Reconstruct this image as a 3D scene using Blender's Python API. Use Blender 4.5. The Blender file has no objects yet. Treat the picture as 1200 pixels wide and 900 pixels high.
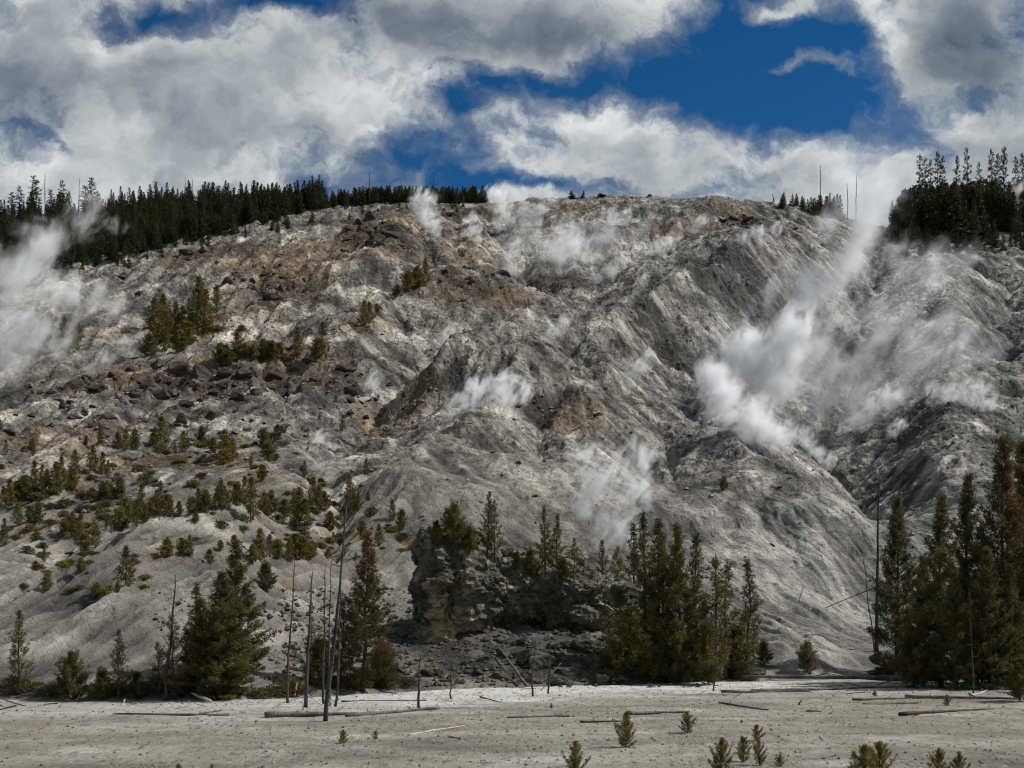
import bpy, bmesh, math, random
import numpy as np
from mathutils import Vector, Matrix
from mathutils.bvhtree import BVHTree

scene = bpy.context.scene
C = scene.collection
R_ = math.radians

# ------------------------------------------------------------------ camera
F = 1448.0          # focal length in pixels of the 1200 px wide photograph
HZ = 722.0          # row of the horizon
CAMZ = 4.0
cam_d = bpy.data.cameras.new('camera')
cam = bpy.data.objects.new('camera', cam_d)
C.objects.link(cam)
cam.location = (0, 0, CAMZ)
cam.rotation_euler = (R_(90), 0, 0)
cam_d.sensor_width = 36.0
cam_d.lens = 36.0 * F / 1200.0
cam_d.shift_y = (HZ - 450.0) / 1200.0
cam_d.clip_start = 0.5
cam_d.clip_end = 12000
scene.camera = cam

# ------------------------------------------------------------------ exposure and render settings
scene.view_settings.view_transform = 'Standard'
scene.view_settings.look = 'None'
scene.view_settings.gamma = 1
scene.view_settings.use_curve_mapping = False
scene.view_settings.exposure = 0.08
scene.render.engine = 'CYCLES'
cy = scene.cycles
cy.max_bounces = 8
cy.diffuse_bounces = 2
cy.glossy_bounces = 1
cy.transmission_bounces = 3
cy.transparent_max_bounces = 6
cy.volume_bounces = 6
cy.volume_step_rate = 0.55
cy.volume_max_steps = 128
cy.use_denoising = True
cy.denoising_prefilter = 'ACCURATE'
cy.pixel_filter_type = 'BLACKMAN_HARRIS'
cy.filter_width = 1.15

# ------------------------------------------------------------------ sun
SUN_EL, SUN_AZ = R_(47), R_(84)        # azimuth from straight ahead (+Y) towards +X
sun_d = bpy.data.lights.new('sun', 'SUN')
sun_d.energy = 5.0
sun_d.angle = R_(0.5)
sun_d.color = (1.0, 0.965, 0.915)
sun = bpy.data.objects.new('sun', sun_d)
C.objects.link(sun)
SDIR = Vector((math.sin(SUN_AZ) * math.cos(SUN_EL), math.cos(SUN_AZ) * math.cos(SUN_EL), math.sin(SUN_EL)))
sun.rotation_euler = SDIR.to_track_quat('Z', 'Y').to_euler()
sun.location = SDIR * 500

# ------------------------------------------------------------------ node helper
class NB:
    def __init__(s, tree):
        s.t = tree
        s.n = tree.nodes
        s.l = tree.links
    def new(s, typ, **kw):
        n = s.n.new(typ)
        for k, v in kw.items():
            setattr(n, k, v)
        return n
    def put(s, sock, v):
        if v is None:
            return
        if isinstance(v, bpy.types.NodeSocket):
            s.l.new(v, sock)
        else:
            sock.default_value = v
    def m(s, op, a, b=None, c=None, clamp=False):
        n = s.new('ShaderNodeMath', operation=op, use_clamp=clamp)
        for i, v in enumerate((a, b, c)):
            s.put(n.inputs[i], v)
        return n.outputs[0]
    def v(s, op, a, b=None, out=0):
        n = s.new('ShaderNodeVectorMath', operation=op)
        s.put(n.inputs[0], a)
        if b is not None:
            s.put(n.inputs[1], b)
        return n.outputs['Value'] if op in ('LENGTH', 'DISTANCE', 'DOT_PRODUCT') else n.outputs[0]
    def scale(s, a, k):
        n = s.new('ShaderNodeVectorMath', operation='SCALE')
        s.put(n.inputs[0], a)
        s.put(n.inputs['Scale'], k)
        return n.outputs[0]
    def noise(s, vec, scale, detail=4, rough=0.55, lac=2.0, dist=0.0, color=False):
        n = s.new('ShaderNodeTexNoise')
        s.put(n.inputs['Vector'], vec)
        n.inputs['Scale'].default_value = scale
        n.inputs['Detail'].default_value = detail
        n.inputs['Roughness'].default_value = rough
        n.inputs['Lacunarity'].default_value = lac
        n.inputs['Distortion'].default_value = dist
        return n.outputs['Color'] if color else n.outputs[0]
    def voro(s, vec, scale, feature='F1', out='Distance'):
        n = s.new('ShaderNodeTexVoronoi', feature=feature)
        s.put(n.inputs['Vector'], vec)
        n.inputs['Scale'].default_value = scale
        return n.outputs[out]
    def ss(s, x, a, b, lo=0.0, hi=1.0, kind='SMOOTHSTEP'):
        n = s.new('ShaderNodeMapRange', interpolation_type=kind)
        s.put(n.inputs[0], x)
        n.inputs[1].default_value = a
        n.inputs[2].default_value = b
        n.inputs[3].default_value = lo
        n.inputs[4].default_value = hi
        return n.outputs[0]
    def mix(s, f, a, b, mode='MIX'):
        n = s.new('ShaderNodeMix', data_type='RGBA', blend_type=mode)
        s.put(n.inputs[0], f)
        for i, v in ((6, a), (7, b)):
            if isinstance(v, tuple) and len(v) == 3:
                v = v + (1.0,)
            s.put(n.inputs[i], v)
        return n.outputs[2]
    def ramp(s, f, stops, interp='LINEAR'):
        n = s.new('ShaderNodeValToRGB')
        n.color_ramp.interpolation = interp
        e = n.color_ramp.elements
        while len(e) < len(stops):
            e.new(0.5)
        for k, (p, c) in enumerate(stops):
            e[k].position = p
            e[k].color = tuple(c) + (1.0,)
        s.put(n.inputs[0], f)
        return n.outputs[0]

# ------------------------------------------------------------------ world: Nishita sky behind broken cumulus
world = bpy.data.worlds.new('World')
scene.world = world
world.use_nodes = True
world.node_tree.nodes.clear()
W = NB(world.node_tree)
sky = W.new('ShaderNodeTexSky', sky_type='NISHITA')
sky.sun_disc = False
sky.sun_elevation = SUN_EL
sky.sun_rotation = SUN_AZ
sky.altitude = 2300
sky.air_density = 1.0
sky.dust_density = 0.2
sky.ozone_density = 3.0
gam = W.new('ShaderNodeGamma')
W.l.new(sky.outputs[0], gam.inputs[0])
gam.inputs[1].default_value = 1.25
hsv = W.new('ShaderNodeHueSaturation')
W.l.new(gam.outputs[0], hsv.inputs['Color'])
hsv.inputs['Hue'].default_value = 0.495
hsv.inputs['Saturation'].default_value = 1.22
hsv.inputs['Value'].default_value = 0.36
tc = W.new('ShaderNodeTexCoord')
sp = W.new('ShaderNodeSeparateXYZ')
W.l.new(tc.outputs['Generated'], sp.inputs[0])
yy = W.m('MAXIMUM', sp.outputs[1], 0.15)
U = W.m('MULTIPLY', W.m('DIVIDE', sp.outputs[0], yy), F / 100)
V = W.m('MULTIPLY', W.m('DIVIDE', sp.outputs[2], yy), F / 100)
cb = W.new('ShaderNodeCombineXYZ')
W.put(cb.inputs[0], U); W.put(cb.inputs[1], V)
base_uv = cb.outputs[0]
def cpx(x, y):
    return ((x - 600) / 100.0, (HZ - y) / 100.0)
warp = W.scale(W.v('SUBTRACT', W.noise(base_uv, 0.8, 7, 0.62, color=True), (0.5, 0.5, 0.5)), 1.35)
wuv = W.v('ADD', base_uv, warp)
def blob_sum(vec, lst):
    tot = None
    for (x, y, rx, ry, a) in lst:
        u, v = cpx(x, y)
        d = W.v('MULTIPLY', W.v('SUBTRACT', vec, (u, v, 0)), (100.0 / rx, 100.0 / ry, 0))
        g = W.m('MULTIPLY', W.m('EXPONENT', W.m('MULTIPLY', W.v('DOT_PRODUCT', d, d), -1.0)), a)
        tot = g if tot is None else W.m('ADD', tot, g)
    return tot
wuv2 = W.v('ADD', base_uv, W.scale(warp, 0.75))
holes = blob_sum(wuv2, [
    (930, 112, 120, 46, 1.15), (870, 40, 55, 70, 0.85), (985, 60, 45, 70, 0.75), (700, 98, 130, 24, 0.85), (930, 40, 80, 40, .4),
    (575, 92, 45, 20, 0.6), (485, 182, 70, 40, 1.0), (205, 26, 80, 26, 0.95), (320, 4, 70, 14, 0.7),
    (620, 222, 90, 12, 0.8), (385, 208, 45, 12, 0.5), (545, 215, 40, 20, 0.5), (90, 100, 60, 20, 0.12), (450, 150, 30, 14, .4), (545, 120, 26, 14, .4), (780, 140, 40, 10, .3)])
adds = blob_sum(wuv2, [(935, 76, 62, 13, 0.85), (905, 4, 45, 12, 0.8), (980, 90, 26, 10, .45), (880, 60, 22, 20, .3), (1110, 50, 110, 75, 0.5), (640, 35, 190, 50, 0.45),
                       (850, 195, 420, 48, 0.35), (220, 120, 300, 110, 0.42), (60, 60, 160, 80, 0.2)])
nuv = W.v('MULTIPLY', wuv, (0.8, 1.15, 1))
f1 = W.noise(nuv, 0.85, 10, 0.57)
f1b = W.noise(W.v('ADD', nuv, (0.10, 0.20, 0)), 0.85, 10, 0.57)
f2 = W.noise(W.v('ADD', base_uv, (17.3, 4.1, 0)), 0.55, 4, 0.5)
cov = W.m('ADD', W.m('SUBTRACT', W.m('ADD', W.m('MULTIPLY', W.m('SUBTRACT', f1, 0.5), 2.7), 0.62), holes), adds)
alpha = W.m('POWER', W.ss(cov, -0.05, 0.85, kind='LINEAR'), 1.35)
rim = W.m('MULTIPLY', W.m('MULTIPLY', W.ss(cov, 0.35, 0.75), W.ss(cov, 1.35, 0.75)), 0.22)
dark = blob_sum(wuv2, [(1150, 62, 85, 60, 0.42), (690, 52, 140, 26, 0.36), (30, 110, 60, 50, 0.2), (480, 22, 130, 28, 0.26), (100, 30, 90, 20, 0.08),
                       (330, 150, 60, 20, 0.1), (640, 170, 60, 20, 0.1), (20, 10, 60, 10, 0.1), (560, 120, 50, 18, .1)])
lite = blob_sum(wuv2, [(110, 70, 50, 25, 0.16), (390, 110, 60, 30, 0.12), (770, 40, 50, 40, 0.16), (1050, 130, 90, 30, 0.18), (640, 140, 70, 22, 0.2),
                       (400, 60, 60, 16, 0.12), (1035, 40, 35, 40, 0.2), (150, 200, 120, 25, .1), (800, 175, 160, 22, 0.12)])
rel = W.m('MULTIPLY', W.m('SUBTRACT', f1, f1b), 1.35)
br = W.m('ADD', W.m('ADD', W.m('ADD', rel, W.m('MULTIPLY', W.m('SUBTRACT', f2, 0.5), 0.7)), W.m('ADD', rim, 0.50)), W.m('SUBTRACT', lite, dark))
ccol = W.ramp(br, [(0.0, (0.085, 0.115, 0.165)), (0.3, (0.20, 0.235, 0.285)), (0.6, (0.42, 0.455, 0.48)), (1.0, (0.86, 0.88, 0.88))])
ccol = W.mix(1.0, ccol, (7.2, 7.2, 7.2), 'MULTIPLY')
fin = W.mix(alpha, hsv.outputs[0], ccol)
bg = W.new('ShaderNodeBackground')
W.l.new(fin, bg.inputs[0])
bg.inputs[1].default_value = 0.12
wo = W.new('ShaderNodeOutputWorld')
W.l.new(bg.outputs[0], wo.inputs[0])

# ------------------------------------------------------------------ numpy noise
_rs = np.random.RandomState(7)
PERM = _rs.permutation(256).astype(np.int32)
PERM = np.concatenate([PERM, PERM, PERM])
ANG = _rs.rand(256) * 2 * np.pi
G2 = np.stack([np.cos(ANG), np.sin(ANG)], 1).astype(np.float32)
G3 = _rs.normal(size=(256, 3)); G3 /= np.linalg.norm(G3, axis=1)[:, None]; G3 = G3.astype(np.float32)
def _fade(t):
    return t * t * t * (t * (t * 6 - 15) + 10)
def perlin2(x, y, seed=0):
    x = np.asarray(x, np.float32) + seed * 37.17; y = np.asarray(y, np.float32) + seed * 91.31
    xi = np.floor(x).astype(np.int32); yi = np.floor(y).astype(np.int32)
    fx = x - xi; fy = y - yi
    xi &= 255; yi &= 255
    def g(dx, dy):
        h = PERM[PERM[(xi + dx) & 255] + ((yi + dy) & 255)]
        return G2[h, 0] * (fx - dx) + G2[h, 1] * (fy - dy)
    u = _fade(fx); v = _fade(fy)
    a = g(0, 0); b = g(1, 0); c = g(0, 1); d = g(1, 1)
    return ((a + (b - a) * u) * (1 - v) + (c + (d - c) * u) * v) * 1.5
def fbm2(x, y, octs=4, seed=0, gain=0.5, ridged=False):
    s = 0; a = 1.0; f = 1.0; tot = 0
    for o in range(octs):
        n = perlin2(x * f, y * f, seed + o * 3)
        if ridged:
            n = 1 - 2 * np.abs(n)
        s = s + a * n; tot += a
        a *= gain; f *= 2.03
    return s / tot
def perlin3(p, seed=0):
    p = p.astype(np.float32) + np.float32(seed * 31.7 + 100)
    i = np.floor(p).astype(np.int32); f = p - i; i &= 255
    u = _fade(f)
    res = 0
    for dx in (0, 1):
        for dy in (0, 1):
            for dz in (0, 1):
                h = PERM[PERM[PERM[(i[:, 0] + dx) & 255] + ((i[:, 1] + dy) & 255)] + ((i[:, 2] + dz) & 255)]
                g = G3[h]
                dot = g[:, 0] * (f[:, 0] - dx) + g[:, 1] * (f[:, 1] - dy) + g[:, 2] * (f[:, 2] - dz)
                w = (u[:, 0] if dx else 1 - u[:, 0]) * (u[:, 1] if dy else 1 - u[:, 1]) * (u[:, 2] if dz else 1 - u[:, 2])
                res = res + dot * w
    return res * 1.5
def fbm3(p, octs=4, seed=0, gain=0.5):
    s = 0; a = 1.0; f = 1.0; tot = 0
    for o in range(octs):
        s = s + a * perlin3(p * f, seed + o); tot += a
        a *= gain; f *= 2.03
    return s / tot
RX = _rs.rand(65536).astype(np.float32); RY = _rs.rand(65536).astype(np.float32)
def worley2(x, y, seed=0):
    """distance to the nearest and second-nearest of jittered cell points"""
    xi = np.floor(x).astype(np.int32); yi = np.floor(y).astype(np.int32)
    d1 = np.full(x.shape, 9.0, np.float32); d2 = d1.copy(); cid = np.zeros(x.shape, np.float32)
    for dx in (-1, 0, 1):
        for dy in (-1, 0, 1):
            cx = xi + dx; cy_ = yi + dy
            h = ((cx * 7349 + cy_ * 9157 + seed * 131) ^ (cx * cy_ + 77)) & 65535
            d = (cx + RX[h] - x) ** 2 + (cy_ + RY[h] - y) ** 2
            near = d < d1
            d2 = np.where(near, d1, np.minimum(d2, d))
            cid = np.where(near, RX[(h * 31 + 17) & 65535], cid)
            d1 = np.where(near, d, d1)
    return np.sqrt(d1), np.sqrt(d2), cid
def blur(a, sig):
    r = int(3 * sig) + 1
    k = np.exp(-0.5 * (np.arange(-r, r + 1) / sig) ** 2); k /= k.sum()
    for ax in (0, 1):
        p = np.pad(a, [(r, r) if i == ax else (0, 0) for i in (0, 1)], mode='edge')
        o = 0
        n = a.shape[ax]
        for i, w in enumerate(k):
            o = o + w * (p[i:i + n, :] if ax == 0 else p[:, i:i + n])
        a = o
    return a
def sstep(x, a, b):
    t = np.clip((x - a) / (b - a), 0, 1)
    return t * t * (3 - 2 * t)

# ------------------------------------------------------------------ the hillside as a height function
COLS = {
    0: [(60, 820), (66, 770), (74, 715), (84, 668), (92, 652), (105, 650), (125, 610), (155, 540), (190, 470), (225, 400), (260, 345), (295, 300), (330, 268), (350, 258)],
    150: [(60, 820), (66, 765), (74, 705), (86, 642), (96, 620), (108, 620), (128, 580), (155, 530), (190, 465), (225, 400), (260, 340), (295, 292), (330, 262), (350, 252)],
    270: [(60, 819), (66, 770), (76, 700), (90, 625), (104, 597), (118, 593), (135, 560), (160, 520), (190, 465), (225, 395), (260, 332), (295, 283), (330, 254), (350, 247)],
    370: [(62, 814), (70, 775), (80, 725), (95, 655), (110, 606), (125, 588), (140, 562), (165, 515), (195, 455), (228, 390), (262, 328), (295, 280), (330, 248), (350, 241)],
    470: [(66, 808), (72, 785), (82, 745), (98, 675), (115, 615), (130, 590), (150, 560), (180, 500), (210, 440), (240, 385), (270, 325), (300, 275), (330, 243), (350, 238)],
    600: [(72, 802), (80, 785), (90, 745), (105, 680), (125, 610), (150, 550), (175, 498), (195, 460), (215, 430), (240, 385), (270, 330), (300, 280), (330, 244), (350, 233)],
    720: [(76, 798), (84, 780), (95, 740), (110, 680), (130, 620), (155, 560), (180, 505), (200, 470), (225, 420), (250, 370), (275, 325), (300, 285), (330, 245), (352, 230)],
    850: [(79, 795), (86, 780), (98, 735), (115, 680), (135, 625), (160, 575), (180, 540), (200, 495), (225, 430), (250, 375), (275, 325), (300, 285), (325, 250), (345, 230)],
    950: [(80, 794), (88, 782), (100, 745), (118, 690), (140, 635), (165, 585), (190, 545), (215, 490), (240, 425), (265, 365), (290, 315), (315, 275), (335, 252), (350, 243)],
    1020: [(82, 792), (92, 778), (108, 745), (125, 705), (145, 655), (170, 600), (195, 545), (220, 490), (245, 430), (270, 370), (295, 320), (315, 285), (335, 267), (350, 262)],
    1120: [(80, 794), (90, 770), (105, 725), (125, 665), (150, 600), (175, 545), (200, 495), (225, 440), (250, 385), (275, 335), (300, 297), (315, 281), (330, 275), (350, 270)],
    1250: [(80, 794), (90, 765), (105, 710), (125, 645), (150, 580), (175, 525), (200, 475), (225, 425), (250, 375), (275, 330), (300, 292), (315, 278), (330, 270), (350, 262)],
}
CELL = 0.7
XC = np.arange(-225, 225 + CELL, CELL); YC = np.arange(52, 440, CELL)
Yf = YC
xs = sorted(COLS)
prof = []
for x in xs:
    k = COLS[x]
    ys = [k[0][0] - 7] + [a for a, b in k] + [385, 445]
    zs = [-1.8] + [CAMZ + a * (HZ - b) / F for a, b in k]
    zs += [zs[-1] + 1.0, zs[-1] - 6]
    prof.append(np.interp(Yf, ys, zs))
prof = np.array(prof)
Ug = np.linspace(-0.75, 0.75, 601)
uk = np.array([(x - 600) / F for x in xs])
tab = np.stack([np.interp(Ug, uk, prof[:, j]) for j in range(len(Yf))], 1)      # u x Y
tab = blur(tab, 5.0)
XX, YY = np.meshgrid(XC, YC, indexing='ij')
def tab_at(X, Y):
    ui = np.clip((X / Y - Ug[0]) / (Ug[1] - Ug[0]), 0, len(Ug) - 1.001)
    yi = np.clip((Y - YC[0]) / CELL, 0, len(YC) - 1.001)
    a = ui.astype(int); b = yi.astype(int); fu = ui - a; fy = yi - b
    return (tab[a, b] * (1 - fu) + tab[a + 1, b] * fu) * (1 - fy) + (tab[a, b + 1] * (1 - fu) + tab[a + 1, b + 1] * fu) * fy
H = tab_at(XX, YY)
def bil(A, X, Y):
    xi = np.clip((X - XC[0]) / CELL, 0, len(XC) - 1.001); yi = np.clip((Y - YC[0]) / CELL, 0, len(YC) - 1.001)
    a = xi.astype(int); b = yi.astype(int); fu = xi - a; fy = yi - b
    return (A[a, b] * (1 - fu) + A[a + 1, b] * fu) * (1 - fy) + (A[a, b + 1] * (1 - fu) + A[a + 1, b + 1] * fu) * fy
def hit(A, x, y, add=0.0, y0=56.0):
    """where the sight line of a photo point meets height field A (+add)"""
    ys = np.arange(y0, 400, 0.25); u = (x - 600) / F
    d = bil(A, u * ys, ys) + add - (CAMZ + ys * (HZ - y) / F)
    i = np.argmax(d >= 0)
    if d[i] < 0:
        i = int(np.argmax(d))
    return u * ys[i], ys[i]
def seg_dist(pts, X, Y):
    d = np.full(X.shape, 1e9); par = np.zeros(X.shape); n = len(pts) - 1
    for i in range(n):
        ax, ay = pts[i]; bx, by = pts[i + 1]
        dx, dy = bx - ax, by - ay; L2 = dx * dx + dy * dy + 1e-9
        t = np.clip(((X - ax) * dx + (Y - ay) * dy) / L2, 0, 1)
        q = np.hypot(X - ax - t * dx, Y - ay - t * dy)
        m = q < d
        d = np.where(m, q, d); par = np.where(m, (i + t) / n, par)
    return d, par
RIDGES = [
    ([(790, 275), (727, 317), (683, 343), (640, 383), (590, 405), (533, 430), (495, 455)], 8, 12),
    ([(930, 262), (880, 285), (840, 310), (800, 333), (760, 363), (720, 400), (695, 440)], 8.5, 13),
    ([(548, 300), (507, 323), (460, 350), (400, 397), (365, 420)], 6, 12),
    ([(660, 435), (605, 458), (545, 510), (490, 560), (450, 590)], 4, 16),
    ([(720, 410), (705, 470), (690, 540), (650, 600)], 3, 14),
    ([(800, 440), (850, 480), (872, 555), (940, 595), (1000, 628), (1035, 660)], 7, 15),
    ([(1075, 285), (1110, 340), (1120, 420), (1100, 520), (1085, 600)], 6, 20),
    ([(880, 725), (930, 755), (985, 775), (1030, 778)], 1.8, 4),
    ([(470, 240), (450, 300), (420, 330)], 4, 12),
    ([(870, 229), (800, 262), (740, 300)], 4, 12),
    ([(330, 590), (240, 604), (170, 618), (110, 640), (80, 690)], 1.6, 6),
]
GULLIES = [
    ([(565, 262), (610, 320), (648, 362), (590, 420), (500, 465), (440, 525), (400, 565)], 4.5, 10),
    ([(810, 300), (735, 352), (690, 405), (660, 440)], 6.5, 8),
    ([(1030, 262), (970, 380), (930, 490), (950, 560), (985, 600), (1012, 650), (1018, 700)], 5, 12),
    ([(765, 420), (800, 520), (770, 600), (720, 645)], 4, 10),
    ([(1168, 330), (1185, 400), (1180, 460)], 4, 6),
    ([(395, 600), (395, 680), (370, 770)], 2.4, 6),
    ([(560, 300), (480, 370), (400, 440), (330, 480)], 3, 9),
    ([(90, 640), (60, 680), (20, 720)], 2.0, 4),
    ([(680, 470), (640, 540), (600, 600)], 2.5, 6),
    ([(850, 330), (800, 400), (770, 460)], 3, 7),
]
wx = fbm2(XX / 17, YY / 17, 3, 5) * 6.0; wy = fbm2(XX / 17, YY / 17, 3, 9) * 6.0
H0 = H.copy()
for sgn, lst in ((1, RIDGES), (-1, GULLIES)):
    for pix, amp, wd in lst:
        pts = [hit(H0, x, y, sgn * amp * 0.7) for x, y in pix]
        d, par = seg_dist(pts, XX + wx, YY + wy)
        fade = np.clip(np.minimum(par, 1 - par) * 5 + 0.15, 0, 1)
        H = H + sgn * amp * fade * (np.exp(-d / wd) if sgn > 0 else np.exp(-(d / wd) ** 1.4))
# the rubble apron under the outcrop in the middle
d = np.hypot((XX - 0.6) / 11.0, (YY - 81) / 9.0)
H = H + 2.6 * np.exp(-d ** 2 * 1.3)
hill = sstep(H, 0.5, 6)
onhill = np.clip(hill, 0, 1)
smooth_front = sstep(YY, 100, 190) * 0.75 + 0.25           # the near benches are smooth, the upper hill is broken
H = H + onhill * smooth_front * (fbm2(XX / 30, YY / 30, 4, 21) * 1.9 + fbm2(XX / 11, YY / 13, 3, 33) * 0.5)
H = H + onhill * 0.35 * fbm2(XX / 9 + YY / 30, YY / 34, 3, 44, ridged=True)
# running water: drain the surface a few times and cut the channels in
FLOW = None
nx, ny = H.shape
idx = np.arange(nx * ny).reshape(nx, ny)
for it in range(4):
    Hn = H + 0.08 * fbm2(XX / 2.1, YY / 2.1, 2, 60 + it)
    best = np.zeros((nx, ny)); rec = idx.copy()
    P = np.pad(Hn, 1, mode='edge'); I = np.pad(idx, 1, mode='edge')
    for dx in (-1, 0, 1):
        for dy in (-1, 0, 1):
            if dx or dy:
                s = (Hn - P[1 + dx:1 + dx + nx, 1 + dy:1 + dy + ny]) / math.hypot(dx, dy)
                m = s > best
                best = np.where(m, s, best); rec = np.where(m, I[1 + dx:1 + dx + nx, 1 + dy:1 + dy + ny], rec)
    order = np.argsort(-Hn, axis=None).tolist()
    recl = rec.ravel().tolist(); acc = [1.0] * (nx * ny)
    for i in order:
        r = recl[i]
        if r != i:
            acc[r] += acc[i]
    A = np.array(acc).reshape(nx, ny)
    FLOW = np.log1p(A)
    cut = np.minimum(0.085 * np.maximum(A - 4, 0) ** 0.33, 1.1)
    cut = 0.5 * blur(cut, 0.8) + 0.5 * blur(cut, 2.0)
    H = H - cut * onhill * (0.55 + 0.45 * sstep(YY, 90, 160)) * 0.9
FLOW = blur(FLOW, 0.8)

# ------------------------------------------------------------------ object helpers
def link(o, parent=None):
    C.objects.link(o)
    if parent is not None:
        o.parent = parent
    return o
def tag(o, label=None, cat=None, group=None, kind=None):
    if label: o['label'] = label
    if cat: o['category'] = cat
    if group: o['group'] = group
    if kind: o['kind'] = kind
    return o
def mesh_np(name, V, faces, mats=(), midx=None, smooth=False):
    """faces: int array n x 3 or n x 4"""
    me = bpy.data.meshes.new(name)
    V = np.asarray(V, np.float32); faces = np.asarray(faces, np.int32)
    n, k = faces.shape
    me.vertices.add(len(V)); me.vertices.foreach_set('co', V.ravel())
    me.loops.add(n * k); me.loops.foreach_set('vertex_index', faces.ravel())
    me.polygons.add(n); me.polygons.foreach_set('loop_start', np.arange(0, n * k, k, dtype=np.int32))
    for m in mats:
        me.materials.append(m)
    if midx is not None:
        me.polygons.foreach_set('material_index', np.asarray(midx, np.int32))
    me.polygons.foreach_set('use_smooth', np.full(n, smooth, bool))
    me.update(calc_edges=True)
    return me
def obj(name, me, parent=None):
    return link(bpy.data.objects.new(name, me), parent)
def empty(name, loc, rz=0.0, scale=1.0):
    o = bpy.data.objects.new(name, None)
    o.empty_display_size = 0.3
    link(o)
    o.location = loc; o.rotation_euler = (0, 0, rz); o.scale = (scale, scale, scale)
    return o
def grid_faces(a, b):
    i = np.arange((a - 1) * b).reshape(a - 1, b)[:, :-1].ravel()
    return np.stack([i, i + b, i + b + 1, i + 1], 1)

# ------------------------------------------------------------------ materials
def new_mat(name):
    m = bpy.data.materials.new(name); m.use_nodes = True
    m.node_tree.nodes.clear()
    return m, NB(m.node_tree)
def out_surface(N, color, rough=0.95, spec=0.2, normal=None, trans=None):
    b = N.new('ShaderNodeBsdfPrincipled')
    N.put(b.inputs['Base Color'], color if not (isinstance(color, tuple) and len(color) == 3) else color + (1.0,))
    N.put(b.inputs['Roughness'], rough)
    b.inputs['Specular IOR Level'].default_value = spec
    if normal is not None:
        N.l.new(normal, b.inputs['Normal'])
    res = b.outputs[0]
    if trans:
        t = N.new('ShaderNodeBsdfTranslucent')
        N.put(t.inputs[0], color if not (isinstance(color, tuple) and len(color) == 3) else color + (1.0,))
        mx = N.new('ShaderNodeMixShader'); mx.inputs[0].default_value = trans
        N.l.new(res, mx.inputs[1]); N.l.new(t.outputs[0], mx.inputs[2])
        res = mx.outputs[0]
    o = N.new('ShaderNodeOutputMaterial')
    N.l.new(res, o.inputs[0])
def bump(N, h, dist, strength=1.0, prev=None):
    b = N.new('ShaderNodeBump')
    b.inputs['Strength'].default_value = strength
    b.inputs['Distance'].default_value = dist
    N.put(b.inputs['Height'], h)
    if prev is not None:
        N.l.new(prev, b.inputs['Normal'])
    return b.outputs[0]

# hillside
M_HILL, N = new_mat('bleached_hillside')
co = N.new('ShaderNodeTexCoord').outputs['Object']
at = N.new('ShaderNodeAttribute'); at.attribute_name = 'cover'
sc_ = N.new('ShaderNodeSeparateColor'); N.l.new(at.outputs['Color'], sc_.inputs[0])
soil, pale, drock_shade = sc_.outputs[0], sc_.outputs[1], sc_.outputs[2]
flow = at.outputs['Alpha']
wco = N.v('ADD', co, N.scale(N.v('SUBTRACT', N.noise(co, 0.12, 3, color=True), (0.5, 0.5, 0.5)), 6.0))
n_big = N.noise(wco, 0.045, 5, 0.6)
n_mid = N.noise(N.v('MULTIPLY', wco, (1, 0.5, 1)), 0.55, 8, 0.74)
n_fin = N.noise(co, 2.2, 6, 0.7)
n_str = N.noise(N.v('MULTIPLY', wco, (1.0, 0.35, 0.5)), 0.9, 6, 0.72)
mixn = N.m('ADD', N.m('MULTIPLY', n_mid, 0.42), N.m('MULTIPLY', flow, 0.58))
c = N.ramp(mixn, [(0.32, (0.055, 0.054, 0.054)), (0.44, (0.145, 0.142, 0.137)), (0.55, (0.245, 0.238, 0.225)), (0.70, (0.41, 0.398, 0.37))])
c = N.mix(N.ss(n_big, 0.42, 0.66, 0, 0.5), c, N.mix(flow, (0.055, 0.056, 0.061), (0.205, 0.205, 0.208)))
c = N.mix(N.m('MULTIPLY', soil, N.ss(n_str, 0.3, 0.62), clamp=True), c, N.mix(mixn, (0.048, 0.034, 0.024), (0.30, 0.215, 0.140)))
c = N.mix(N.m('MULTIPLY', pale, N.ss(mixn, 0.25, 0.55, 0.35, 0.95), clamp=True), c, N.mix(mixn, (0.17, 0.167, 0.158), (0.72, 0.71, 0.675)))
chips = N.ss(N.m('ADD', N.m('MULTIPLY', flow, 0.6), N.m('MULTIPLY', n_str, 0.4)), 0.63, 0.74)
c = N.mix(N.m('MULTIPLY', chips, 0.55), c, (0.53, 0.515, 0.48))
vv = N.v('MULTIPLY', wco, (1.0, 0.6, 1.0))
def cellv(sc_):
    vn = N.new('ShaderNodeTexVoronoi', feature='F1'); N.put(vn.inputs['Vector'], N.v('ADD', vv, N.scale(N.noise(co, 1.3, 2, color=True), 0.9))); vn.inputs['Scale'].default_value = sc_
    sx = N.new('ShaderNodeSeparateColor'); N.l.new(vn.outputs['Color'], sx.inputs[0]); return sx.outputs[0]
frag = N.m('ADD', N.m('MULTIPLY', cellv(0.55), 0.5), N.m('MULTIPLY', cellv(1.6), 0.5))
sxyz = N.new('ShaderNodeSeparateXYZ'); N.l.new(co, sxyz.inputs[0])
brk = N.m('MULTIPLY', N.ss(sxyz.outputs[1], 95, 150, 0.25, 1.0), N.ss(n_mid, 0.35, 0.6, 0.45, 1.0))
c = N.mix(brk, c, N.mix(1.0, c, N.ramp(frag, [(0.15, (0.30, 0.30, 0.31)), (0.5, (0.95, 0.94, 0.93)), (0.85, (1.55, 1.52, 1.47))]), 'MULTIPLY'))
rusty = N.m('MULTIPLY', N.ss(sxyz.outputs[1], 95, 130), N.ss(sxyz.outputs[0], 25, -5))
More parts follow.
